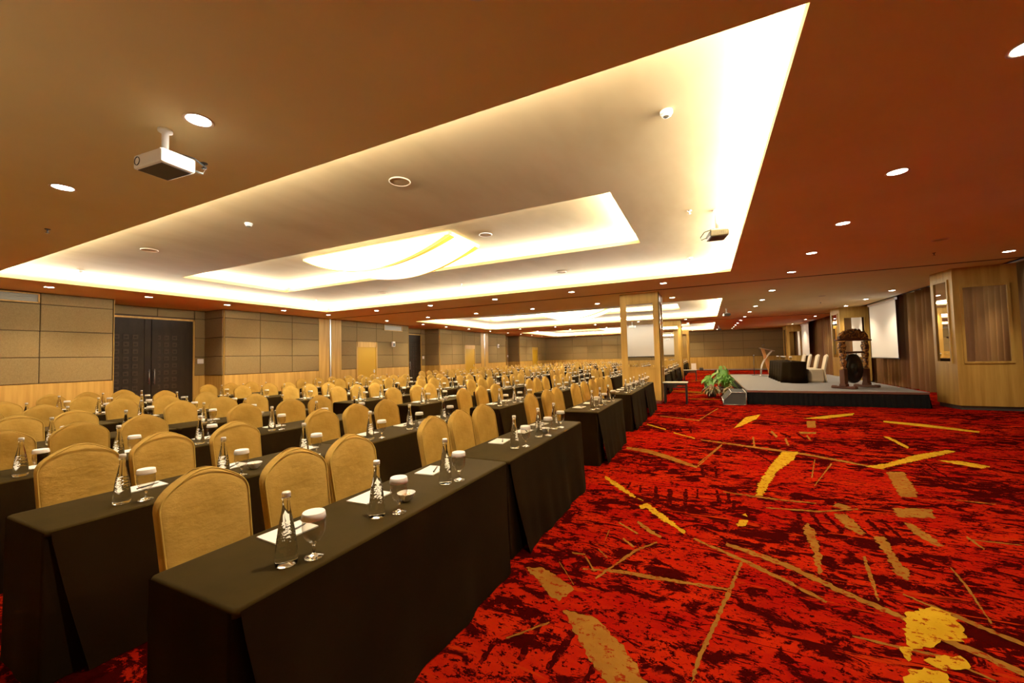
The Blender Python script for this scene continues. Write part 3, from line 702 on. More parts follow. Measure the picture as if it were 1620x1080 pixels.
# ------------------------------------------------------------------ place setting
me_bottle=MB().lathe([(r*1.12,z*.96) for r,z in [(.033,0),(.0365,.004),(.0370,.02),(.0345,.07),(.0310,.11),(.0262,.15),(.0205,.185),(.0155,.215),(.0130,.235),(.0122,.262),(.0130,.266),(.0150,.270),(.0150,.2735),(.0120,.276)]],22).data('water_bottle',M['bottle'])
me_cap=MB().lathe([(.0160,.2645),(.0168,.267),(.0168,.279),(.0150,.2835)],18,flute=-.05,nfl=1).data('cap',M['cap'])
gb=MB()
gb.lathe([(.037,0),(.039,.002),(.035,.005),(.013,.010),(.006,.016),(.0052,.035),(.0065,.050),(.011,.058)],20,0,cap1=True)
gb.lathe([(.010,.058),(.026,.068),(.038,.085),(.0445,.110),(.0445,.140),(.0405,.170)],22,1,cap0=True,cap1=False)
gb.lathe([(.0390,.170),(.0430,.140),(.0430,.110),(.0365,.087),(.0245,.071),(.006,.063)],22,1,cap0=False,cap1=False)
me_goblet=gb.data('goblet',[M['stem'],M['thin']])
me_lid=MB().lathe([(.0460,.155),(.0475,.157),(.0435,.181),(.0420,.1835)],36,flute=-.025,nfl=1).data('lid',M['lid'])
me_pad=MB().box((-.074,-.105,0),(.074,.105,.006)).data('notepad',M['paper'])
pn=MB(); pn.tube([(0,-.07,.0045),(0,.055,.0045)],.0042,8); pn.tube([(0,.055,.0045),(0,.07,.0045)],.0036,8,r1=.001); pn.box((-.001,-.066,.008),(.001,-.03,.0105)); pn.box((-.0055,-.071,.0005),(.0055,-.0685,.0085))
me_pen=pn.data('pen',M['pen'])
bw=MB(); bw.lathe([(.022,0),(.024,.004),(.040,.022),(.050,.042),(.0515,.045)],24,cap1=False); bw.lathe([(.0515,.045),(.048,.042),(.036,.020),(.004,.009)],24,cap0=False,cap1=True)
me_bowl=bw.data('bowl',M['china'])
sw=MB()
for i in range(5):
    a=i*1.3; sw.lathe([(.002,-.008),(.009,-.004),(.010,.002),(.004,.008)],8,c=(.018*math.cos(a),.018*math.sin(a),.030))
me_sweets=sw.data('sweets',M['sweet'])

protos=[]
P_chair=chair_proto('banquet_chair','x','gold covered chairs at the long tables',me_back,me_pipe,me_seat)
P_bottle=obj('water_bottle',me_bottle,None); tag(P_bottle,'x','bottle','water bottles on the long tables'); obj('cap',me_cap,None,P_bottle)
P_goblet=obj('water_goblet',me_goblet,None); tag(P_goblet,'x','glass','covered goblets on the long tables'); obj('lid',me_lid,None,P_goblet)
P_pad=obj('notepad',me_pad,None); tag(P_pad,'x','notepad','notepads on the long tables')
P_pen=obj('ballpoint_pen',me_pen,None); tag(P_pen,'x','pen','pens on the notepads')
P_bowl=obj('sweet_bowl',me_bowl,None); tag(P_bowl,'x','bowl','white bowls on the long tables'); obj('sweets',me_sweets,None,P_bowl)
mbj,mj=joined([me_back,me_pipe,me_seat]); me_chair_far=mbj.data('banquet_chair',mj)
mbj,mj=joined([me_bottle,me_cap]); me_bottle_far=mbj.data('water_bottle',mj)
mbj,mj=joined([me_goblet,me_lid]); me_goblet_far=mbj.data('water_goblet',mj)
F_chair=obj('banquet_chair',me_chair_far,None); tag(F_chair,'x','chair','gold covered chairs at the long tables')
F_bottle=obj('water_bottle',me_bottle_far,None); tag(F_bottle,'x','bottle','water bottles on the long tables')
F_goblet=obj('water_goblet',me_goblet_far,None); tag(F_goblet,'x','glass','covered goblets on the long tables')
used=set()
def put(p, loc, rz, label):
    if p.name not in used:
        used.add(p.name); p.location=loc; p.rotation_euler=(0,0,rz); p['label']=label; return p
    return dup(p, loc, rz, label)

ROWN=['front row','second row','third row','fourth row','fifth row','sixth row','last row']
BAYS=[0,13.45,27.0]
TSEG=[(.8,2.79),(2.80,4.79),(5.62,7.5),(8.35,10.22),(10.23,12.15)]
CH={(0,0):[1.15,1.60,2.04],(0,1):[2.95,3.40,3.86],(0,2):[5.2,5.86,6.31],(0,3):[7.28,7.93,8.58],(0,4):[9.02,9.47,10.1],
    (1,0):[1.17,1.64,2.16],(1,1):[3.05,3.54,4.03],(2,0):[1.18,1.65,2.15],(3,0):[1.2,1.66,2.12]}
ST={(0,0):[1.07,1.58,2.17],(0,1):[3.23,3.77,4.24]}
ntab=0
for bay,y0 in enumerate(BAYS):
    for row in range(7):
        xf=-1.40-1.57*row
        for ti,(a,b) in enumerate(TSEG):
            if bay==2 and ti==4: continue
            ya,yb=y0+a,y0+b
            if row==0 and bay>0 and ya<y0+2: continue
            L=yb-ya-(.004)
            tn=bay*5+ti+1
            where='%s, %s table from the near end'%(ROWN[row],ORD[tn])
            t=thing('banquet_table','long narrow table under a dark brown cloth, '+where,'table',(xf+random.uniform(-.012,.012),ya,0),random.uniform(-.004,.004),'long tables under dark brown cloths')
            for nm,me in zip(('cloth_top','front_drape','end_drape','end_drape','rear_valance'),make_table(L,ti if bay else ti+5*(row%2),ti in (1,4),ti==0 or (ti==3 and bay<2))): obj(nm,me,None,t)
            cs=CH.get((row,ti)) if bay==0 else None
            if not cs: cs=[ya+ (b-a)*f+random.uniform(-.07,.07) for f in (.17,.47,.76)]
            ss=ST.get((row,ti)) if bay==0 else None
            if not ss: ss=[ya+(b-a)*f+random.uniform(-.04,.04) for f in (.16,.45,.76)]
            for si in range(3):
                wh='%s seat, %s'%(ORD[si+1], '%s, %s table along'%(ROWN[row],ORD[tn]))
                cp,bp,gp=(P_chair,P_bottle,P_goblet) if bay==0 else (F_chair,F_bottle,F_goblet)
                c=put(cp,(xf-.54+.03+random.uniform(-.02,.02)+(-.0 if row else -.02),cs[si],0),random.uniform(-.05,.05),'gold covered chair, '+wh)
                if bay==0: s_=random.uniform(.985,1.015); 
                sy=ss[si]; jx=random.uniform(-.015,.015); 
                put(bp,(xf-.15+jx,sy,ZT_T+.001),random.uniform(0,6),'clear glass water bottle, '+wh)
                put(gp,(xf-.09+jx+random.uniform(-.015,.015),sy+.085,ZT_T+.001),random.uniform(0,6),'goblet with white paper lid, '+wh)
                pa=PI/2*0+random.uniform(-.12,.12)
                py=min(sy+.20,yb-.13)
                put(P_pad,(xf-.41,py,ZT_T+.001),pa,'white notepad, '+wh)
                if bay==0 and row<5: put(P_pen,(xf-.41+.02,py+.02,ZT_T+.0075),pa+random.uniform(.2,.9),'dark pen on white notepad, '+wh)
                if bay==0 and si==1 and row<5: put(P_bowl,(xf-.17,sy+.24,ZT_T+.001),0,'white china bowl of sweets, '+wh)
# ------------------------------------------------------------------ stage and what stands on it
SX0,SX1,SY0,SY1,SZ=1.06,5.06,13.85,23.6,.40
s=MB(); s.box((SX0,SY0,SZ-.04),(SX1,SY1,SZ),0); s.box((SX0+.06,SY0+.08,0),(SX1-.06,SY1-.06,SZ-.04),1)
st=thing('stage','low grey carpeted stage with black pleated skirt and silver edging','stage')
obj('deck',s,[M['stage'],M['black']],st)
k=MB()
def sk(p0,p1,n,out):
    P0,P1=Vector(p0),Vector(p1); N_=Vector(out)
    def f(u,v):
        q=P0+(P1-P0)*u; w=.012*math.sin(u*n*6.283)*(1-.4*v)+.05*(1-v)
        return (q.x+N_.x*w,q.y+N_.y*w,.003+(SZ-.06)*v)
    k.grid(f,int(n*5),4)
sk((SX0,SY0),(SX1,SY0),34,(0,-1)); sk((SX1,SY0),(SX1,SY1),70,(1,0)); sk((SX0,SY1),(SX0,SY0),70,(-1,0))
obj('skirt',k,M['skirt'],st)
e=MB(); e.box((SX0-.01,SY0-.012,SZ-.05),(SX1+.01,SY0,SZ+.004)); e.box((SX1,SY0,SZ-.05),(SX1+.012,SY1,SZ+.004)); e.box((SX0-.012,SY0,SZ-.05),(SX0,SY1,SZ+.004))
obj('edge_trim',e,M['steel'],st)
# step unit on the left of the stage
t=thing('stage_step','grey carpeted step block with silver edges at the stage corner','step')
b=MB(); poly=[(.40,0.0),(.40,.10),(.62,.36),(1.0,.36),(1.0,.02),(.92,0.0)]
def ext(poly,ya,yb,mb,mi=0,g=0):
    n=len(poly); V=[(x,ya,z) for x,z in poly]+[(x,yb,z) for x,z in poly]
    mb.add(V,[tuple(range(n)),tuple(range(n,2*n))[::-1]]+[(i,n+i,n+(i+1)%n,(i+1)%n) for i in range(n)],mi)
ext(poly,13.55,14.9,b); obj('block',b,M['stepgrey'],t)
r=MB()
for a_,b_ in zip(poly,poly[1:]+poly[:1]): r.tube([(a_[0],13.545,a_[1]),(b_[0],13.545,b_[1])],.012,6)
for p in poly[1:4]: r.tube([(p[0],13.545,p[1]),(p[0],14.9,p[1])],.010,6)
obj('edge_trim',r,M['steel'],t)

# speakers' table
t=thing('speakers_table','black draped speakers table with rounded front on the grey stage','table',(2.47,17.1,SZ))
TL=3.9; TW=.66
def outline(g,n=64,amp=0):
    pts=[]; c=.22
    base=[(c,0),(TW-.05,0),(TW,.05),(TW,TL-.05),(TW-.05,TL),(c,TL),(0,TL-c*1.6),(0,c*1.6)]
    # sample the polygon evenly
    seg=[]; tot=0
    for i in range(len(base)):
        a=Vector(base[i]); b_=Vector(base[(i+1)%len(base)]); seg.append((a,b_,tot)); tot+=(b_-a).length
    for i in range(n):
        d=tot*i/n
        for a,b_,t0 in seg[::-1]:
            if d>=t0: q=a+(b_-a).normalized()*(d-t0); nn=(b_-a).normalized(); nn=Vector((nn.y,-nn.x)); break
        w=g+amp*math.sin(i*2*PI*14/n)
        pts.append((q.x+nn.x*w,q.y+nn.y*w))
    return pts
m=MB(); loops=[[(x,y,z) for x,y in outline(g,128,a_)] for g,z,a_ in ((.05,.004,.03),(.035,.25,.022),(.015,.55,.012),(.003,.72,.002),(0,.745,0),(-.012,.755,0))]
m.loft(loops); obj('drape',m,M['skirt'] if 0 else M['drape'],t)
for i,y in enumerate((17.6,17.95,18.9,19.9,20.5)):
    g=put(P_goblet,(2.75+.06*(i%2),y,SZ+.756),0,'covered goblet on the black speakers table, %s from the near end'%ORD[i+1]); g['group']='goblets on the speakers table'
cb=chair_mesh_back(.215,.99,.20)[0].data('backrest',M['cream']); cs_=chair_seat().data('seat',M['cream'])
ct=None
for i,y in enumerate((17.75,18.95,20.2,21.3)):
    lb='cream covered chair behind the speakers table, %s from the near end'%ORD[i+1]
    if ct is None:
        ct=thing('stage_chair',lb,'chair',(3.50,y,SZ+.002),PI,'cream covered chairs on the stage'); obj('backrest',cb,None,ct); obj('seat',cs_,None,ct)
    else: dup(ct,(3.50,y,SZ+.002),PI+random.uniform(-.05,.05),lb)
# lectern: slanted orange board with a chrome bow and a glass top
t=thing('lectern','orange wood lectern with curved chrome support and slanted desk','lectern',(2.48,22.0,SZ+.003))
m=MB(); m.box((-.32,-.28,0),(.32,.28,.03),bev=.008); obj('base',m,M['steel'],t)
m=MB(); ext([(.12,.03),(.24,.03),(-.06,1.28),(-.17,1.28)],-.11,.11,m); obj('post',m,M['orange'],t)
m=MB()
for y in (-.17,.17): m.tube([(-.22+.46*(q/12)**1.0+(-.14*math.sin(PI*q/12)),y,.03+1.13*(q/12)) for q in range(13)],.018,8)
obj('support',m,M['steel'],t)
m=MB(); m.box((-.24,-.3,1.22),(.34,.3,1.245),rot=Matrix.Rotation(R(16),3,'Y')); obj('desk',m,M['sheetglass'],t)
m=MB(); m.tube([(-.10,0,1.30),(-.12,0,1.42),(-.02,0,1.46)],.008,6); obj('gooseneck_microphone',m,M['black'],t)
t=thing('microphone_stand','black microphone stand on the stage left of the lectern','microphone stand',(2.05,22.6,SZ+.003))
m=MB(); m.lathe([(.13,0),(.13,.015),(.02,.03)],20); obj('base',m,M['black'],t)
m=MB(); m.tube([(0,0,.02),(0,0,.92)],.011,8); obj('pole',m,M['black'],t)
m=MB(); m.tube([(0,0,.91),(0,-.05,.97)],.016,8,r1=.024); obj('microphone',m,M['dark'],t)

# gong in its carved frame
t=thing('gong_stand','large black gong in carved gilded wooden frame on the stage','gong',(3.95,15.2,SZ+.006),R(45)); t.scale=(.9,.9,1)
m=MB()
for x in (-.56,.56):
    m.box((x-.07,-.36,.0),(x+.07,.36,.07),bev=.015); m.box((x-.085,-.10,.06),(x+.085,.10,.14),bev=.015)
for x in (-.56,.56): m.box((x-.06,-.34,0),(x+.06,-.24,.085),bev=.012); m.box((x-.06,.24,0),(x+.06,.34,.085),bev=.012)
obj('foot',m,M['red'],t)
for x in (-.56,.56):
    m=MB()
    m.box((x-.085,-.075,.12),(x+.085,.075,.55),0,bev=.012)
    m.lathe([(.075,.55),(.095,.58),(.06,.63),(.085,.70),(.10,.78),(.07,.86),(.095,.92),(.11,1.0),(.075,1.08),(.10,1.16),(.12,1.24),(.085,1.32),(.10,1.38)],10,1,c=(x,0,0),smooth=False,flute=-.14,nfl=1)
    sx=1 if x>0 else -1
    m.lathe([(.03,1.05),(.07,1.12),(.09,1.24),(.05,1.34)],8,1,c=(x+sx*.09,0,0),smooth=False)
    obj('post',m,[M['red'],M['carve']],t)
m=MB(); m.box((-.86,-.055,1.39),(.86,.055,1.44),bev=.012); m.box((-.72,-.045,1.44),(.72,.045,1.47),bev=.01); obj('beam',m,M['red'],t)
m=MB(); m.tube([(-.5,0,1.05),(.5,0,1.05)],.03,8); obj('gong_bar',m,M['red'],t)
# carved crest: scrolled crown over the beam
m=MB(); pts=[]
def crest(u):
    return .03+.23*math.cos(u*PI/2)**.75+.03*abs(math.sin(u*12))
n=44; top_=[(-.72+1.44*i/n,1.47+crest(-1+2*i/n)) for i in range(n+1)]
poly=[(-.72,1.46)]+top_+[(.72,1.46)]
q=len(poly); V=[(x,-.035,z) for x,z in poly]+[(x,.035,z) for x,z in poly]
m.add(V,[tuple(range(q)),tuple(range(q,2*q))[::-1]]+[(i,q+i,q+(i+1)%q,(i+1)%q) for i in range(q)])
rr=random.Random(3)
for i in range(40):
    x=rr.uniform(-.64,.64); zt=crest(x/.72); z=1.48+rr.uniform(.1,.9)*zt; ra=rr.uniform(.035,.06)
    for sy in (-1,1):
        a0=rr.uniform(0,6)
        m.tube([(x+ra*(1-k_/9)*math.cos(a0+k_*.75),sy*.042,z+ra*(1-k_/9)*math.sin(a0+k_*.75)) for k_ in range(9)],.017,5)
obj('crest',m,M['carve'],t)
m=MB(); gp=[(.42,-.16),(.44,-.05),(.435,.0),(.40,.022),(.30,.034),(.16,.040),(.13,.075),(.07,.098),(.0005,.105)]
mm=MB(); mm.lathe(gp,40); mm.lathe([(.405,-.16),(.42,-.03),(.0005,-.01)],40)
rot=Matrix.Rotation(R(90),3,'X')
mm.v=[tuple(rot@Vector(v)+Vector((0,0,.57))) for v in mm.v]
obj('gong_disc',mm,M['gongm'],t)
m=MB()
for x in (-.2,.2): m.tube([(x,.05,1.05),(x*1.05,.05,.96)],.012,6)
obj('rope',m,M['pot'],t)

# planting beside the stage
def plant(x,y,h,spread,n,kind,label,seed,broad=.06):
    rr=random.Random(seed)
    t=thing('potted_plant',label,'plant',(x,y,0),0,'plants beside the stage')
    p=MB(); p.lathe([(.11,0),(.13,.02),(.16,.22),(.17,.24),(.15,.24),(.14,.2)],18); obj('pot',p,M['pot'],t)
    lf=MB(); sm=MB()
    for i in range(n):
        a=rr.uniform(0,2*PI); rad=rr.uniform(.35,1)*spread; hh=h*rr.uniform(.6,1)*(1.1-.45*rad/spread)
        P0=Vector((0,0,.2)); P1=Vector((rad*.45*math.cos(a),rad*.45*math.sin(a),hh)); P2=Vector((rad*math.cos(a),rad*math.sin(a),hh*(rr.uniform(.08,.55) if kind=='red' else rr.uniform(.62,.9))))
        if kind=='broad':
            sm.tube([P0,P0.lerp(P1,.5)+Vector((0,0,.05)),P1],.006,5)
            d=(P2-P1).normalized(); sd=d.cross(Vector((0,0,1))).normalized(); L_=rr.uniform(.18,.30); W_=L_*.36
            pts=[P1]; 
            V=[];F=[]
            for k_ in range(6):
                u=k_/5; w=W_*math.sin(PI*min(.98,.12+.86*u)); c=P1+d*(L_*u)+Vector((0,0,-.10*u*u))
                V+= [c-sd*w+Vector((0,0,.02*w/W_)),c,c+sd*w+Vector((0,0,.02*w/W_))]
            for k_ in range(5):
                o=k_*3; F+=[(o,o+1,o+4,o+3),(o+1,o+2,o+5,o+4)]
            lf.add(V,F,0,True)
        else:
            V=[];F=[]
            sd=Vector((-math.sin(a),math.cos(a),0))
            for k_ in range(8):
                u=k_/7; c=P0*(1-u)**2+P1*2*u*(1-u)*1.15+P2*u*u; w=broad*math.sin(PI*min(.97,.1+.88*u))*.5+.001
                V+=[c-sd*w,c+Vector((0,0,-.012)),c+sd*w]
            for k_ in range(7):
                o=k_*3; F+=[(o,o+1,o+4,o+3),(o+1,o+2,o+5,o+4)]
            lf.add(V,F,0,True)
    if sm.v: obj('stem',sm,M['leaf'],t)
    obj('foliage',lf,M['leafred'] if kind=='red' else M['leaf'],t)
    return t
plant(.50,17.6,1.2,.52,36,'broad','tall green broad leaved potted plant beside the stage',1)
plant(.58,16.3,1.0,.42,64,'blade','bright green plant with long narrow blades by the stage step',2,.055)
plant(.12,15.9,.62,.40,64,'red','low bronze leaved plant, left front of the stage planting',3,.085)
plant(.62,15.3,.58,.34,50,'red','bronze leaved plant directly behind the stage step',4,.08)
plant(.05,18.6,.7,.36,24,'broad','small green broad leaved plant at the back of the planting',5)

# ------------------------------------------------------------------ side tables by the columns
def side_table(x,y,lb,w=.72,d=.5,h=.66):
    t=thing('side_table',lb,'table',(x,y,0),0,'black framed side tables by the columns')
    m=MB(); m.box((-w/2,-d/2,h-.03),(w/2,d/2,h),bev=.006); obj('table_top',m,M['tabletop'],t)
    m=MB(); m.box((-w/2+.03,-d/2+.03,h-.10),(w/2-.03,d/2-.03,h-.03)); m.box((-w/2+.05,-d/2+.06,h-.17),(w/2-.05,-d/2+.09,h-.13)); obj('apron',m,M['black'],t)
    for sx in (-1,1):
        for sy in (-1,1):
            m=MB(); m.box((sx*(w/2-.05)-.022,sy*(d/2-.05)-.022,0),(sx*(w/2-.05)+.022,sy*(d/2-.05)+.022,h-.03)); obj('leg',m,M['black'],t)
side_table(-.91,13.6,'small black framed side table against the nearest oak column')
side_table(-.86,24.6,'small black framed side table by the second oak column',.7,.5,.62)
t=thing('floor_sign','plain white board leaning against the far wall by the aisle','board',(-1.07,YE-.09,0)); m=MB(); m.box((-.2,-.02,.02),(.2,.02,.62),rot=Matrix.Rotation(R(-3),3,'X'),bev=.006); obj('panel',m,M['white'],t); m=MB(); m.box((-.2,-.03,0),(.2,.03,.02)); obj('foot',m,M['grey'],t)
t=thing('floor_box','small dark box on the floor by the far wall','box',(-.45,YE-.35,0)); m=MB(); m.box((-.16,-.12,0),(.16,.12,.24),bev=.02); obj('case',m,M['dark'],t); m=MB(); m.tube([(-.08,0,.24),(-.06,0,.30),(.06,0,.30),(.08,0,.24)],.01,6); obj('handle',m,M['black'],t)

# ------------------------------------------------------------------ curtains
def curtain(y0,y1,lb,x=6.98,lean=0):
    L_=y1-y0; n=max(3,round(L_/.36)); rr=random.Random(int(y0*10)); ph=[rr.uniform(0,6) for _ in range(4)]
    m=MB()
    def f(u,v):
        y=y0+L_*u; s=u*n*2*PI
        x_=x+.13*math.sin(s+.5*math.sin(u*9+ph[0]))*(.75+.25*(1-v))+.03*math.sin(s*.5+ph[1])+.012*math.sin(s*2.3+ph[2])
        return (x_,y+.04*math.sin(s*.7+ph[3])*(1-v)*min(1,6*u,6*(1-u)),.02+3.60*v)
    m.grid(f,n*12,6)
    o=obj('curtain',m,M['curtain']); tag(o,lb,'curtain','brown curtains along the right wall'); 
    return o
curtain(1.5,6.6,'brown pleated curtain along the right wall, nearest the camera')
curtain(6.7,13.5,'brown pleated curtain just before the nearest angled pier')
curtain(14.9,19.45,'brown pleated curtain just past the nearest angled pier')
curtain(19.76,24.55,'brown pleated curtain behind the nearer projection screen')
curtain(24.7,31.85,'brown pleated curtain just past the second angled pier')
curtain(32.0,36.8,'brown pleated curtain behind the far projection screen')
r=MB(); r.tube([(6.98,YN,3.65),(6.98,YE,3.65)],.02,8); struct('trim_3',r,M['dark'],label='curtain track along the right wall')

# ------------------------------------------------------------------ projection screens
def screen(loc,rz,w,z0,z1,lb,full=True):
    t=thing('hanging_projection_screen',lb,'screen',loc,rz)
    m=MB(); m.box((-w/2,-.004,z0+.05),(w/2,.004,z1)); obj('fabric',m,M['screen'],t)
    m=MB(); m.tube([(-w/2-.02,0,z0+.03),(w/2+.02,0,z0+.03)],.024,10); obj('bottom_bar',m,M['dark'],t)
    m=MB(); m.box((-w/2-.05,-.05,z1),(w/2+.05,.05,H+.002),bev=.015); obj('case',m,M['white'],t)
screen((6.55,21.45,0),R(90),2.7,1.13,3.40,'white projection screen hanging before the curtains, nearer of two')
screen((6.45,35.2,0),R(90),2.3,1.13,3.40,'white projection screen before the curtains, farther of two')
screen((-3.95,YN+.12,0),0,2.3,1.36,3.40,'white projection screen on the near wall, seen in the column mirror')

# ------------------------------------------------------------------ on the left wall
def grille(y0,y1,z0,z1,lb):
    t=thing('air_grille',lb,'vent',(XL+.05,0,0)); m=MB()
    m.box((0,y0,z0),(.03,y0+.03,z1)); m.box((0,y1-.03,z0),(.03,y1,z1)); m.box((0,y0,z0),(.03,y1,z0+.03)); m.box((0,y0,z1-.03),(.03,y1,z1)); obj('frame',m,M['oak'],t)
    m=MB()
    for i in range(5): z=z0+.05+i*(z1-z0-.1)/4; m.box((.002,y0+.03,z-.004),(.02,y1-.03,z+.004),rot=Matrix.Rotation(R(25),3,'Y'))
    m.box((-.002,y0+.03,z0+.03),(.002,y1-.03,z1-.03)); obj('slats',m,M['slat'],t)
grille(2.4,3.96,3.22,3.47,'long air grille high on left wall, left edge of the photo')
grille(16.15,17.57,3.14,3.45,'long air grille high on left wall right of yellow door')
def plate(name,x,y,z,w,h,lb,cat,m_='white',part='screw_cover'):
    t=thing(name,lb,cat,(x,y,z)); m=MB(); m.box((0,-w/2,-h/2),(.012,w/2,h/2),bev=.004); obj('plate',m,M[m_],t)
    m=MB(); m.box((.012,-w*.3,-h*.2),(.016,w*.3,h*.2)); obj('panel',m,M['paper'],t)
plate('wall_plate',XN+.055,8.17,1.68,.20,.17,'white control plate beside the nearest dark double door','switch')
plate('wall_plate',XN+.055,20.85,1.68,.18,.17,'white control plate beside the middle dark double door','switch')
plate('wall_plate',XN+.055,33.1,1.68,.18,.17,'white control plate beside the farthest dark door','switch')
def exit_box(y,z,lb):
    t=thing('wall_speaker',lb,'speaker',(XL+.05,y,z)); m=MB(); m.box((0,-.10,-.14),(.10,.10,.14),bev=.012); obj('case',m,M['white'],t); m=MB(); m.box((.10,-.075,-.11),(.106,.075,.06)); obj('grille',m,M['grey'],t)
exit_box(16.8,2.42,'small white wall box on the panels right of the nearest yellow door')
exit_box(29.0,2.5,'small white wall box on panels past the second partition trim')

# ------------------------------------------------------------------ ceiling fittings
me_ring=MB().lathe([(.085,0),(.105,-.006),(.098,-.012),(.082,-.004)],28,cap0=False,cap1=False).data('ring',M['ring'])
me_bulb=MB().lathe([(.084,-.003),(.06,-.007),(.001,-.009)],24,cap0=False).data('lens',M['bulb'])
DL=None
def spot(x,y,z,e):
    L=bpy.data.lights.new('downlight_beam','SPOT'); L.energy=e; L.spot_size=R(118); L.spot_blend=.75; L.color=(1,.80,.55); L.shadow_soft_size=.07
    o=bpy.data.objects.new('downlight_beam',L); COL.objects.link(o); o.location=(x,y,z-.03)
def down(x,y,lb,e=None,z=H):
    global DL
    if DL is None:
        DL=thing('recessed_downlight',lb,'light',(x,y,z),0,'round downlights in the lowered ceiling'); obj('ring',me_ring,None,DL); obj('lens',me_bulb,None,DL)
    else: dup(DL,(x,y,z),0,lb)
    spot(x,y,z,e or SPOT)
for i,y in enumerate((3.79,5.81,7.78,9.84,11.95,15.22,17.78,20.06,22.72,25.6,28.4,30.9,33.1,35.2,37.4)): down(1.98,y,'round downlight over the red aisle, %s from the camera'%ORD[i+1],SPOT*SR*(.62 if i==0 else .8 if i==1 else 1.0 if i<4 else 1.12))
for i,y in enumerate((11.92,17.75,20.2,22.7,28.4,30.85,35.2,37.5)): down(5.72,y,'round downlight near the curtains and piers, %s from the camera'%ORD[i+1],SPOT*SR)
for i,y in enumerate((3.8,5.71,7.77,9.73,11.7,15.1,17.9,20.1,22.7,25.6,28.5,31,33.4,35.8)): down(-14.1,y,'round downlight along the left wall, %s from the camera'%ORD[i+1])
for y,nm in ((1.75,'nearest cross row of the ceiling'),(11.78,'cross row before the first partition track'),(15.0,'cross row just past the first partition track'),(25.2,'cross row before the second partition track'),(28.4,'cross row past the second partition track'),(38.4,'last cross row by the far wall')):
    xs=(-1.0,-3.57,-6.18) if y<2 else (-1.0,-3.63,-6.28,-8.94,-11.52)
    for i,x in enumerate(xs): down(x,y,'round downlight, %s from the right, %s'%(ORD[i+1],nm))
# lights the frame does not show still light the seats
for x,y in ((1.98,1.75),(-8.9,1.75),(-11.5,1.75),(-14.1,1.75)): spot(x,y,H,SPOT*(.42 if x>0 else 1))
def disc(x,y,z,lb,r=.13,m_='ring'):
    t=thing('ceiling_speaker',lb,'speaker',(x,y,z)); m=MB(); m.lathe([(r,0),(r,-.008),(r*.92,-.014),(r*.88,-.006)],28,cap0=False,cap1=False); obj('rim',m,M[m_],t)
    m=MB(); m.lathe([(r*.89,-.004),(r*.5,-.007),(.001,-.008)],24,cap0=False); obj('grille',m,M['coffer'],t)
for x,y,lb in ((-3.29,3.77,'near upper middle'),(-9.33,3.78,'near left'),(-3.3,9.88,'far right'),(-9.32,9.8,'far left')): disc(x,y,HU,'round flush ceiling speaker in the first coffer, '+lb)
disc(-3.78,6.76,HI,'round white ceiling speaker inside the inner coffer',.13,'white')
for x,y,lb in ((3.9,9.9,'nearer of two over the red aisle'),(3.84,17.9,'farther of two over the red aisle')): disc(x,y,H,'round flush ceiling speaker, '+lb,.12)
def smoke(x,y,z,lb):
    t=thing('smoke_detector',lb,'smoke detector',(x,y,z)); m=MB(); m.lathe([(.055,0),(.055,-.02),(.047,-.028)],22); obj('base',m,M['white'],t)
    m=MB(); m.lathe([(.043,-.028),(.046,-.036),(.040,-.046),(.030,-.050)],22,flute=-.10,nfl=1); obj('head',m,M['white'],t)
    m=MB(); m.lathe([(.028,-.050),(.024,-.056),(.001,-.057)],18,cap0=False); obj('grille',m,M['grey'],t)
for x,y,lb in ((-.24,3.81,'near right corner'),(-6.32,3.79,'near edge, middle'),(-12.51,3.84,'near left corner'),(-.25,9.97,'far right corner')): smoke(x,y,HU,'white smoke detector on the coffer ceiling, '+lb)
def sprinkler(x,y,z,lb,m_='dark'):
    t=thing('ceiling_sprinkler',lb,'sprinkler',(x,y,z)); m=MB(); m.lathe([(.032,.004),(.03,-.006),(.010,-.010)],16); obj('flange',m,M[m_],t)
    m=MB(); m.lathe([(.009,-.01),(.009,-.03),(.004,-.045),(.006,-.05)],10); m.lathe([(.024,-.05),(.024,-.053),(.005,-.055)],12,flute=-.3,nfl=1); obj('deflector',m,M[m_],t)
for x,y,lb in ((-4.31,2.16,'beside the large projector'),(-8.23,2.19,'far left of the large projector'),(4.32,11.24,'over the right aisle'),(4.29,20.27,'over the stage')): sprinkler(x,y,H,'dark sprinkler head in the lowered ceiling, '+lb)
for x,y,lb in ((-.15,6.67,'beside the hanging projector'),(-12.29,6.7,'left end'),(-12.22,9.63,'far left corner'),(-6.37,9.88,'far edge, middle')): sprinkler(x,y,HU,'small sprinkler head on the coffer ceiling, '+lb,'steel')
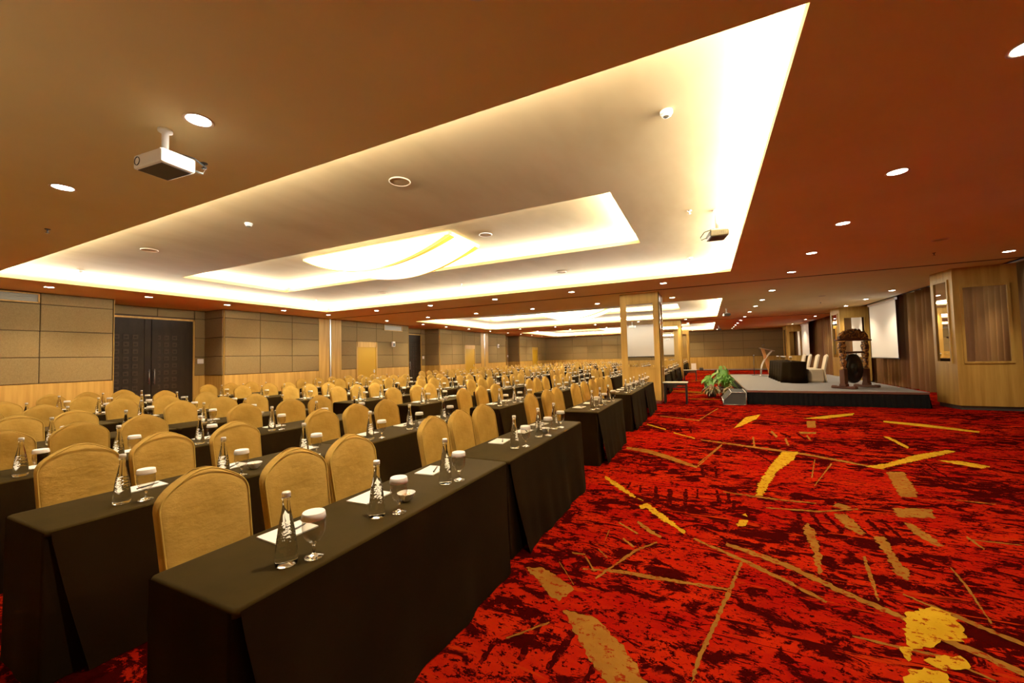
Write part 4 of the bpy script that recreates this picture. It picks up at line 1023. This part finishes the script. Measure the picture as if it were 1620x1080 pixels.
def projector(x,y,z,drop,rz,lb,m_,w=.42,d=.31,h=.115,cam_side=1):
    t=thing('ceiling_projector',lb,'projector',(x,y,z),rz)
    m=MB(); m.lathe([(.05,0),(.05,-.02),(.024,-.03),(.024,-drop+.03)],18); m.box((-.05,-.05,-drop-.0),(.05,.05,-drop+.035),bev=.008); obj('ceiling_mount',m,M['white'],t)
    m=MB()
    for sx in (-1,1): m.box((sx*.11-.012,-.10,-drop-.012),(sx*.11+.012,.10,-drop+.004)); m.box((-.12,sx*.06-.012,-drop-.008),(.12,sx*.06+.012,-drop+.006))
    obj('bracket',m,M['steel'],t)
    m=MB(); m.box((-w/2,-d/2,-drop-.012-h),(w/2,d/2,-drop-.012),0,bev=.018); m.box((-w/2+.03,-d/2+.02,-drop-.016-h),(w/2-.03,d/2-.02,-drop-.011-h),1)
    for i in range(7): m.box((-w/2-.002,-.08+i*.025,-drop-.012-h*.75),(-w/2+.004,-.08+i*.025+.012,-drop-.012-h*.3),1)
    obj('body',m,[M[m_],M['dark']],t)
    m=MB(); m.lathe([(.036,0),(.036,.010),(.030,.010),(.028,.004),(.001,.005)],20); rt_=Matrix.Rotation(R(90),3,'X'); m.v=[tuple(rt_@Vector(v)+Vector((-w*.34,-d/2+.006,-drop-.012-h*.5))) for v in m.v]; obj('lens',m,M['black'],t)
    m=MB(); m.tube([(w*.3,d/2-.01,-drop-h*.6),(w*.42,d/2+.07,-drop-h*.8),(w*.5,d/2+.08,-drop-h*.35),(w*.3,d/2+.03,-drop+.03),(.03,.03,-drop+.05)],.007,6); obj('cable',m,M['black'],t)
projector(-3.96,1.70,H,.225,R(5),'large white projector hanging from the ceiling, upper left','white',.37,.25,.115)
projector(.22,6.85,HU,.33,R(100),'dark projector hanging on a thin pole in the first coffer','grey',.32,.26,.10)
projector(.88,20.3,H,.22,R(100),'dark projector hanging from the ceiling beyond the first coffer','grey',.32,.26,.10)
projector(.89,32.9,H,.22,R(100),'farthest dark projector hanging near the third coffer','grey',.32,.26,.10)
# hanging glass light boxes in the inner coffers
for k,(ya,yb) in enumerate(COF):
    yc=ya+4.0; xc=-6.22
    t=thing('ceiling_lamp','large lit glass ceiling lamp with amber bands, %s coffer'%ORD[k+1],'light',(xc,yc,0),0,'glass lamps in the coffers')
    hx,hy=2.03,.55; zt=3.90
    m=MB(); m.box((-hx,-hy,zt-.03),(hx,-hy+.05,zt+.02)); m.box((-hx,hy-.05,zt-.03),(hx,hy,zt+.02)); m.box((-hx,-hy,zt-.03),(-hx+.05,hy,zt+.02)); m.box((hx-.05,-hy,zt-.03),(hx,hy,zt+.02))
    for sx in (-1,1):
        for sy in (-1,1): m.tube([(sx*1.5,sy*.4,zt),(sx*1.5,sy*.4,HI)],.008,6)
    obj('frame',m,M['lampframe'],t)
    sag=lambda u:3.435+.435*(2*u-1)**2
    m=MB(); m.grid(lambda u,v:(-hx+.02+(2*hx-.04)*u,(-hy+.03)+(2*hy-.06)*v,sag(u)),48,4)
    for sy in (-1,1): m.grid(lambda u,v:(-hx+.02+(2*hx-.04)*u,sy*(hy-.03),sag(u)+(zt-.03-sag(u))*v),48,2)
    obj('glass_diffuser',m,M['lampglass'],t)
    for sy in (-1,1):
        m=MB(); m.grid(lambda u,v:(-hx+.02+(2*hx-.04)*u,sy*(hy-.03)-sy*(.01+.15*u**3)*v+(-.004 if sy<0 else .0),sag(u)-.012),48,1)
        if sy<0: m.grid(lambda u,v:(-hx+.02+(2*hx-.04)*u,-hy+.024,sag(u)-.012+(.018+.05*u**3)*v),48,1)
        obj('amber_band',m,M['amber'],t)
    L=bpy.data.lights.new('lamp_glow','AREA'); L.shape='RECTANGLE'; L.size=3.6; L.size_y=1.2; L.energy=90; L.color=(1,.88,.65); o=bpy.data.objects.new('lamp_glow',L); COL.objects.link(o); o.location=(xc,yc,3.45)

# ------------------------------------------------------------------ world, colour management
w=bpy.data.worlds.new('world'); SC.world=w; w.use_nodes=True
w.node_tree.nodes['Background'].inputs[0].default_value=(1,.8,.55,1); w.node_tree.nodes['Background'].inputs[1].default_value=.02
SC.view_settings.view_transform=VT; SC.view_settings.look=LOOK
SC.view_settings.exposure=EXPO; SC.view_settings.gamma=GAM
SC.cycles.use_denoising=True
try: SC.cycles.denoiser='OPENIMAGEDENOISE'
except Exception: pass
SC.cycles.max_bounces=10; SC.cycles.diffuse_bounces=5; SC.cycles.glossy_bounces=5; SC.cycles.transmission_bounces=10; SC.cycles.transparent_max_bounces=16
SC.cycles.caustics_reflective=False; SC.cycles.caustics_refractive=False
SC.cycles.sample_clamp_indirect=6
SC.cycles.use_light_tree=True
SC.cycles.use_adaptive_sampling=True; SC.cycles.adaptive_threshold=.02
